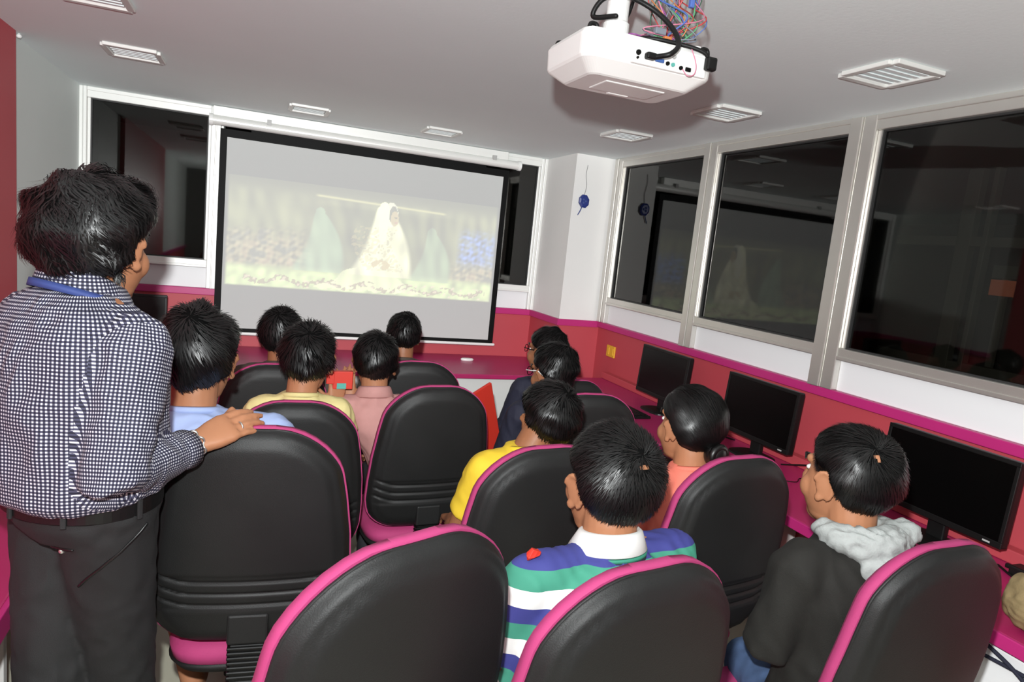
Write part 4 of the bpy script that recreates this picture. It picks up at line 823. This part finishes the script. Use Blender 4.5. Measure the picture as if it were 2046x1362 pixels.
seg_uv(o.data, [(P0-off-V(0,0,.05), mn['N']-off, .155, -mn['fw']), (sj-off-(sj-el)*.12, el-off, .062, -mn['fw']), (el-off, wr-off, .052, V(0,0,1)), (sl-off-(sl-ell)*.12, ell-off, .062, -mn['fw']), (ell-off, wl-off, .052, V(0,0,1))])
cl = next(c for c in o.children if c.name.startswith('collar')); seg_uv(cl.data, [(mn['N']-off-V(0,0,.05), mn['N']-off+V(0,0,.05), .07, -mn['fw'])])
mb = MB(); band(mb, mn['N'], mn['rt'], mn['fw'], nrm(V(0,0,1)-mn['fw']*.25), [(.090, -.008), (.098, -.022), (.100, -.022), (.092, -.006)], tilt=.030); obj('lanyard', mb, 'blue_strap', mn['root'], smooth=True, off=off)
bt = MB(); band(bt, MP-V(0,0,.012), mn['rt']*1, mn['fw']*1, V(0,0,1), [(.170, -.019), (.173, -.017), (.173, .017), (.170, .019), (.164, .017), (.164, -.017)], n=64, sy=.79); belt = obj('belt', bt, 'leather', mn['root'], smooth=False, off=off)
for a in (-2.6, -1.5, 2.4, 1.5, 3.1):
    d_ = mn['rt']*math.sin(a)+mn['fw']*math.cos(a)*.79; c_ = MP-V(0,0,.012)+d_*.176; t_ = nrm(np.cross(V(0,0,1), d_)); n_ = nrm(d_)
    mb = MB(); loft(mb, [(c_-V(0,0,.022), t_*.005, n_*.003, 4), (c_+V(0,0,.021), t_*.005, n_*.003, 4)], 12); obj('belt_loop', mb, 'trousers', belt, off=off)
# cuff, bracelet, ring, back pocket
ax = nrm(wr-el); e1 = nrm(np.cross(ax, V(0,0,1))); e2 = np.cross(ax, e1); cc = wr-ax*.012
mb = MB(); band(mb, cc, e1, e2, ax, [(.036, -.05), (.043, -.035), (.046, .0), (.0435, .001), (.040, -.03), (.034, -.048)], n=40, sy=.95); cf = obj('cuff', mb, 'gingham', o, smooth=True, off=off); seg_uv(cf.data, [(el-off, wr-off, .043, V(0,0,1))])
mb = MB(); c2 = wr+ax*.006; chain(mb, [c2+(e1*math.cos(a)+e2*math.sin(a))*(.036+.0025*math.cos(a*9)) + ax*.003*math.sin(a*9) for a in np.linspace(0, 6.283, 60)], .0028, 6); obj('bracelet', mb, 'silver', mn['root'], smooth=True, off=off)
fr = mn['J'][1][2]; a, b = fr[1], fr[2]; c_ = a*.45+b*.55; ax = nrm(b-a); e1 = nrm(np.cross(ax, V(.2,.3,1))); e2 = np.cross(ax, e1)
mb = MB(); chain(mb, [c_+(e1*math.cos(t)+e2*math.sin(t))*.0105 for t in np.linspace(0, 6.283, 24)], .0022, 6); obj('finger_ring', mb, 'silver', mn['root'], smooth=True, off=off)
# trouser pockets
from mathutils.bvhtree import BVHTree
tr = next(c for c in mn['root'].children if c.name.startswith('trousers')); bv = BVHTree.FromPolygons([Vector(v.co) for v in tr.data.vertices], [tuple(p.vertices) for p in tr.data.polygons])
def on_tr(ang, z):      # point on the trousers seen from azimuth ang (0 = straight behind), height z
    d_ = nrm(-mn['fw']*math.cos(ang)+mn['rt']*math.sin(ang)); o_ = V(MP[0], MP[1], z)-off+d_*.6; h = bv.ray_cast(Vector(o_), Vector(-d_)); return np.array(h[0])+off+d_*.001
pk = MB(); chain(pk, [on_tr(a, .945+.012*a) for a in np.linspace(.22, .92, 10)], .0028, 6); po_ = obj('back_pocket', pk, 'leather', tr, smooth=True, off=off)
mb = MB(); c_ = on_tr(.68, .941); ellip(mb, c_, (.006, .006, .006)); obj('button', mb, 'silver', po_, smooth=True, off=off)
pk = MB(); chain(pk, [on_tr(1.75-.75*t, .995-.13*t) for t in np.linspace(0, 1, 12)], .003, 6); obj('side_pocket', pk, 'leather', tr, smooth=True, off=off)
# ------------------------------------------------------------------ red things among the seats
rp = tag(empty('red_box', (.335, 2.565, 1.03)), 'small red carton held up between the boys in yellow and pink', 'carton'); obj('carton', B(-.035, .04, -.012, .02, -.02, .05), 'red_paper', rp, bevel=.003); obj('flap', B(-.06, -.03, -.014, .004, .0, .04), 'red_paper', rp, bevel=.002); obj('blue_label', B(-.02, .015, -.0145, -.011, -.018, .004), 'port_teal', rp)
rb = tag(empty('red_folder', (1.03, 2.80, .64)), 'open red folder standing beside the centre chair, in front of the spectacled child', 'folder')
for a, l in ((.5, .13), (-.5, .11)):
    mb = MB(); mb.box(0, l, -.008, .008, 0, .33 if a > 0 else .30); oo = obj('cover', mb, 'red_paper', rb, bevel=.003); oo.rotation_euler = (0, -.35 if a > 0 else .25, a if a > 0 else math.pi-a)
mb = MB(); loft(mb, [(V(-.008,0,-.004), V(.004,0,.002), V(0,.004,0)), (V(0,0,.006), V(.014,0,.003), V(0,.008,.004), 4), (V(.006,0,.014), V(.010,0,-.004), V(0,.006,0), 4)], 8); obj('tab', mb, 'red_paper', tag(empty('red_paper_scrap', tuple(q10['S'][-1][0]+V(-.012, -.015, .062))), 'tiny red scrap on the shoulder of the striped polo', 'scrap'), bevel=.003)
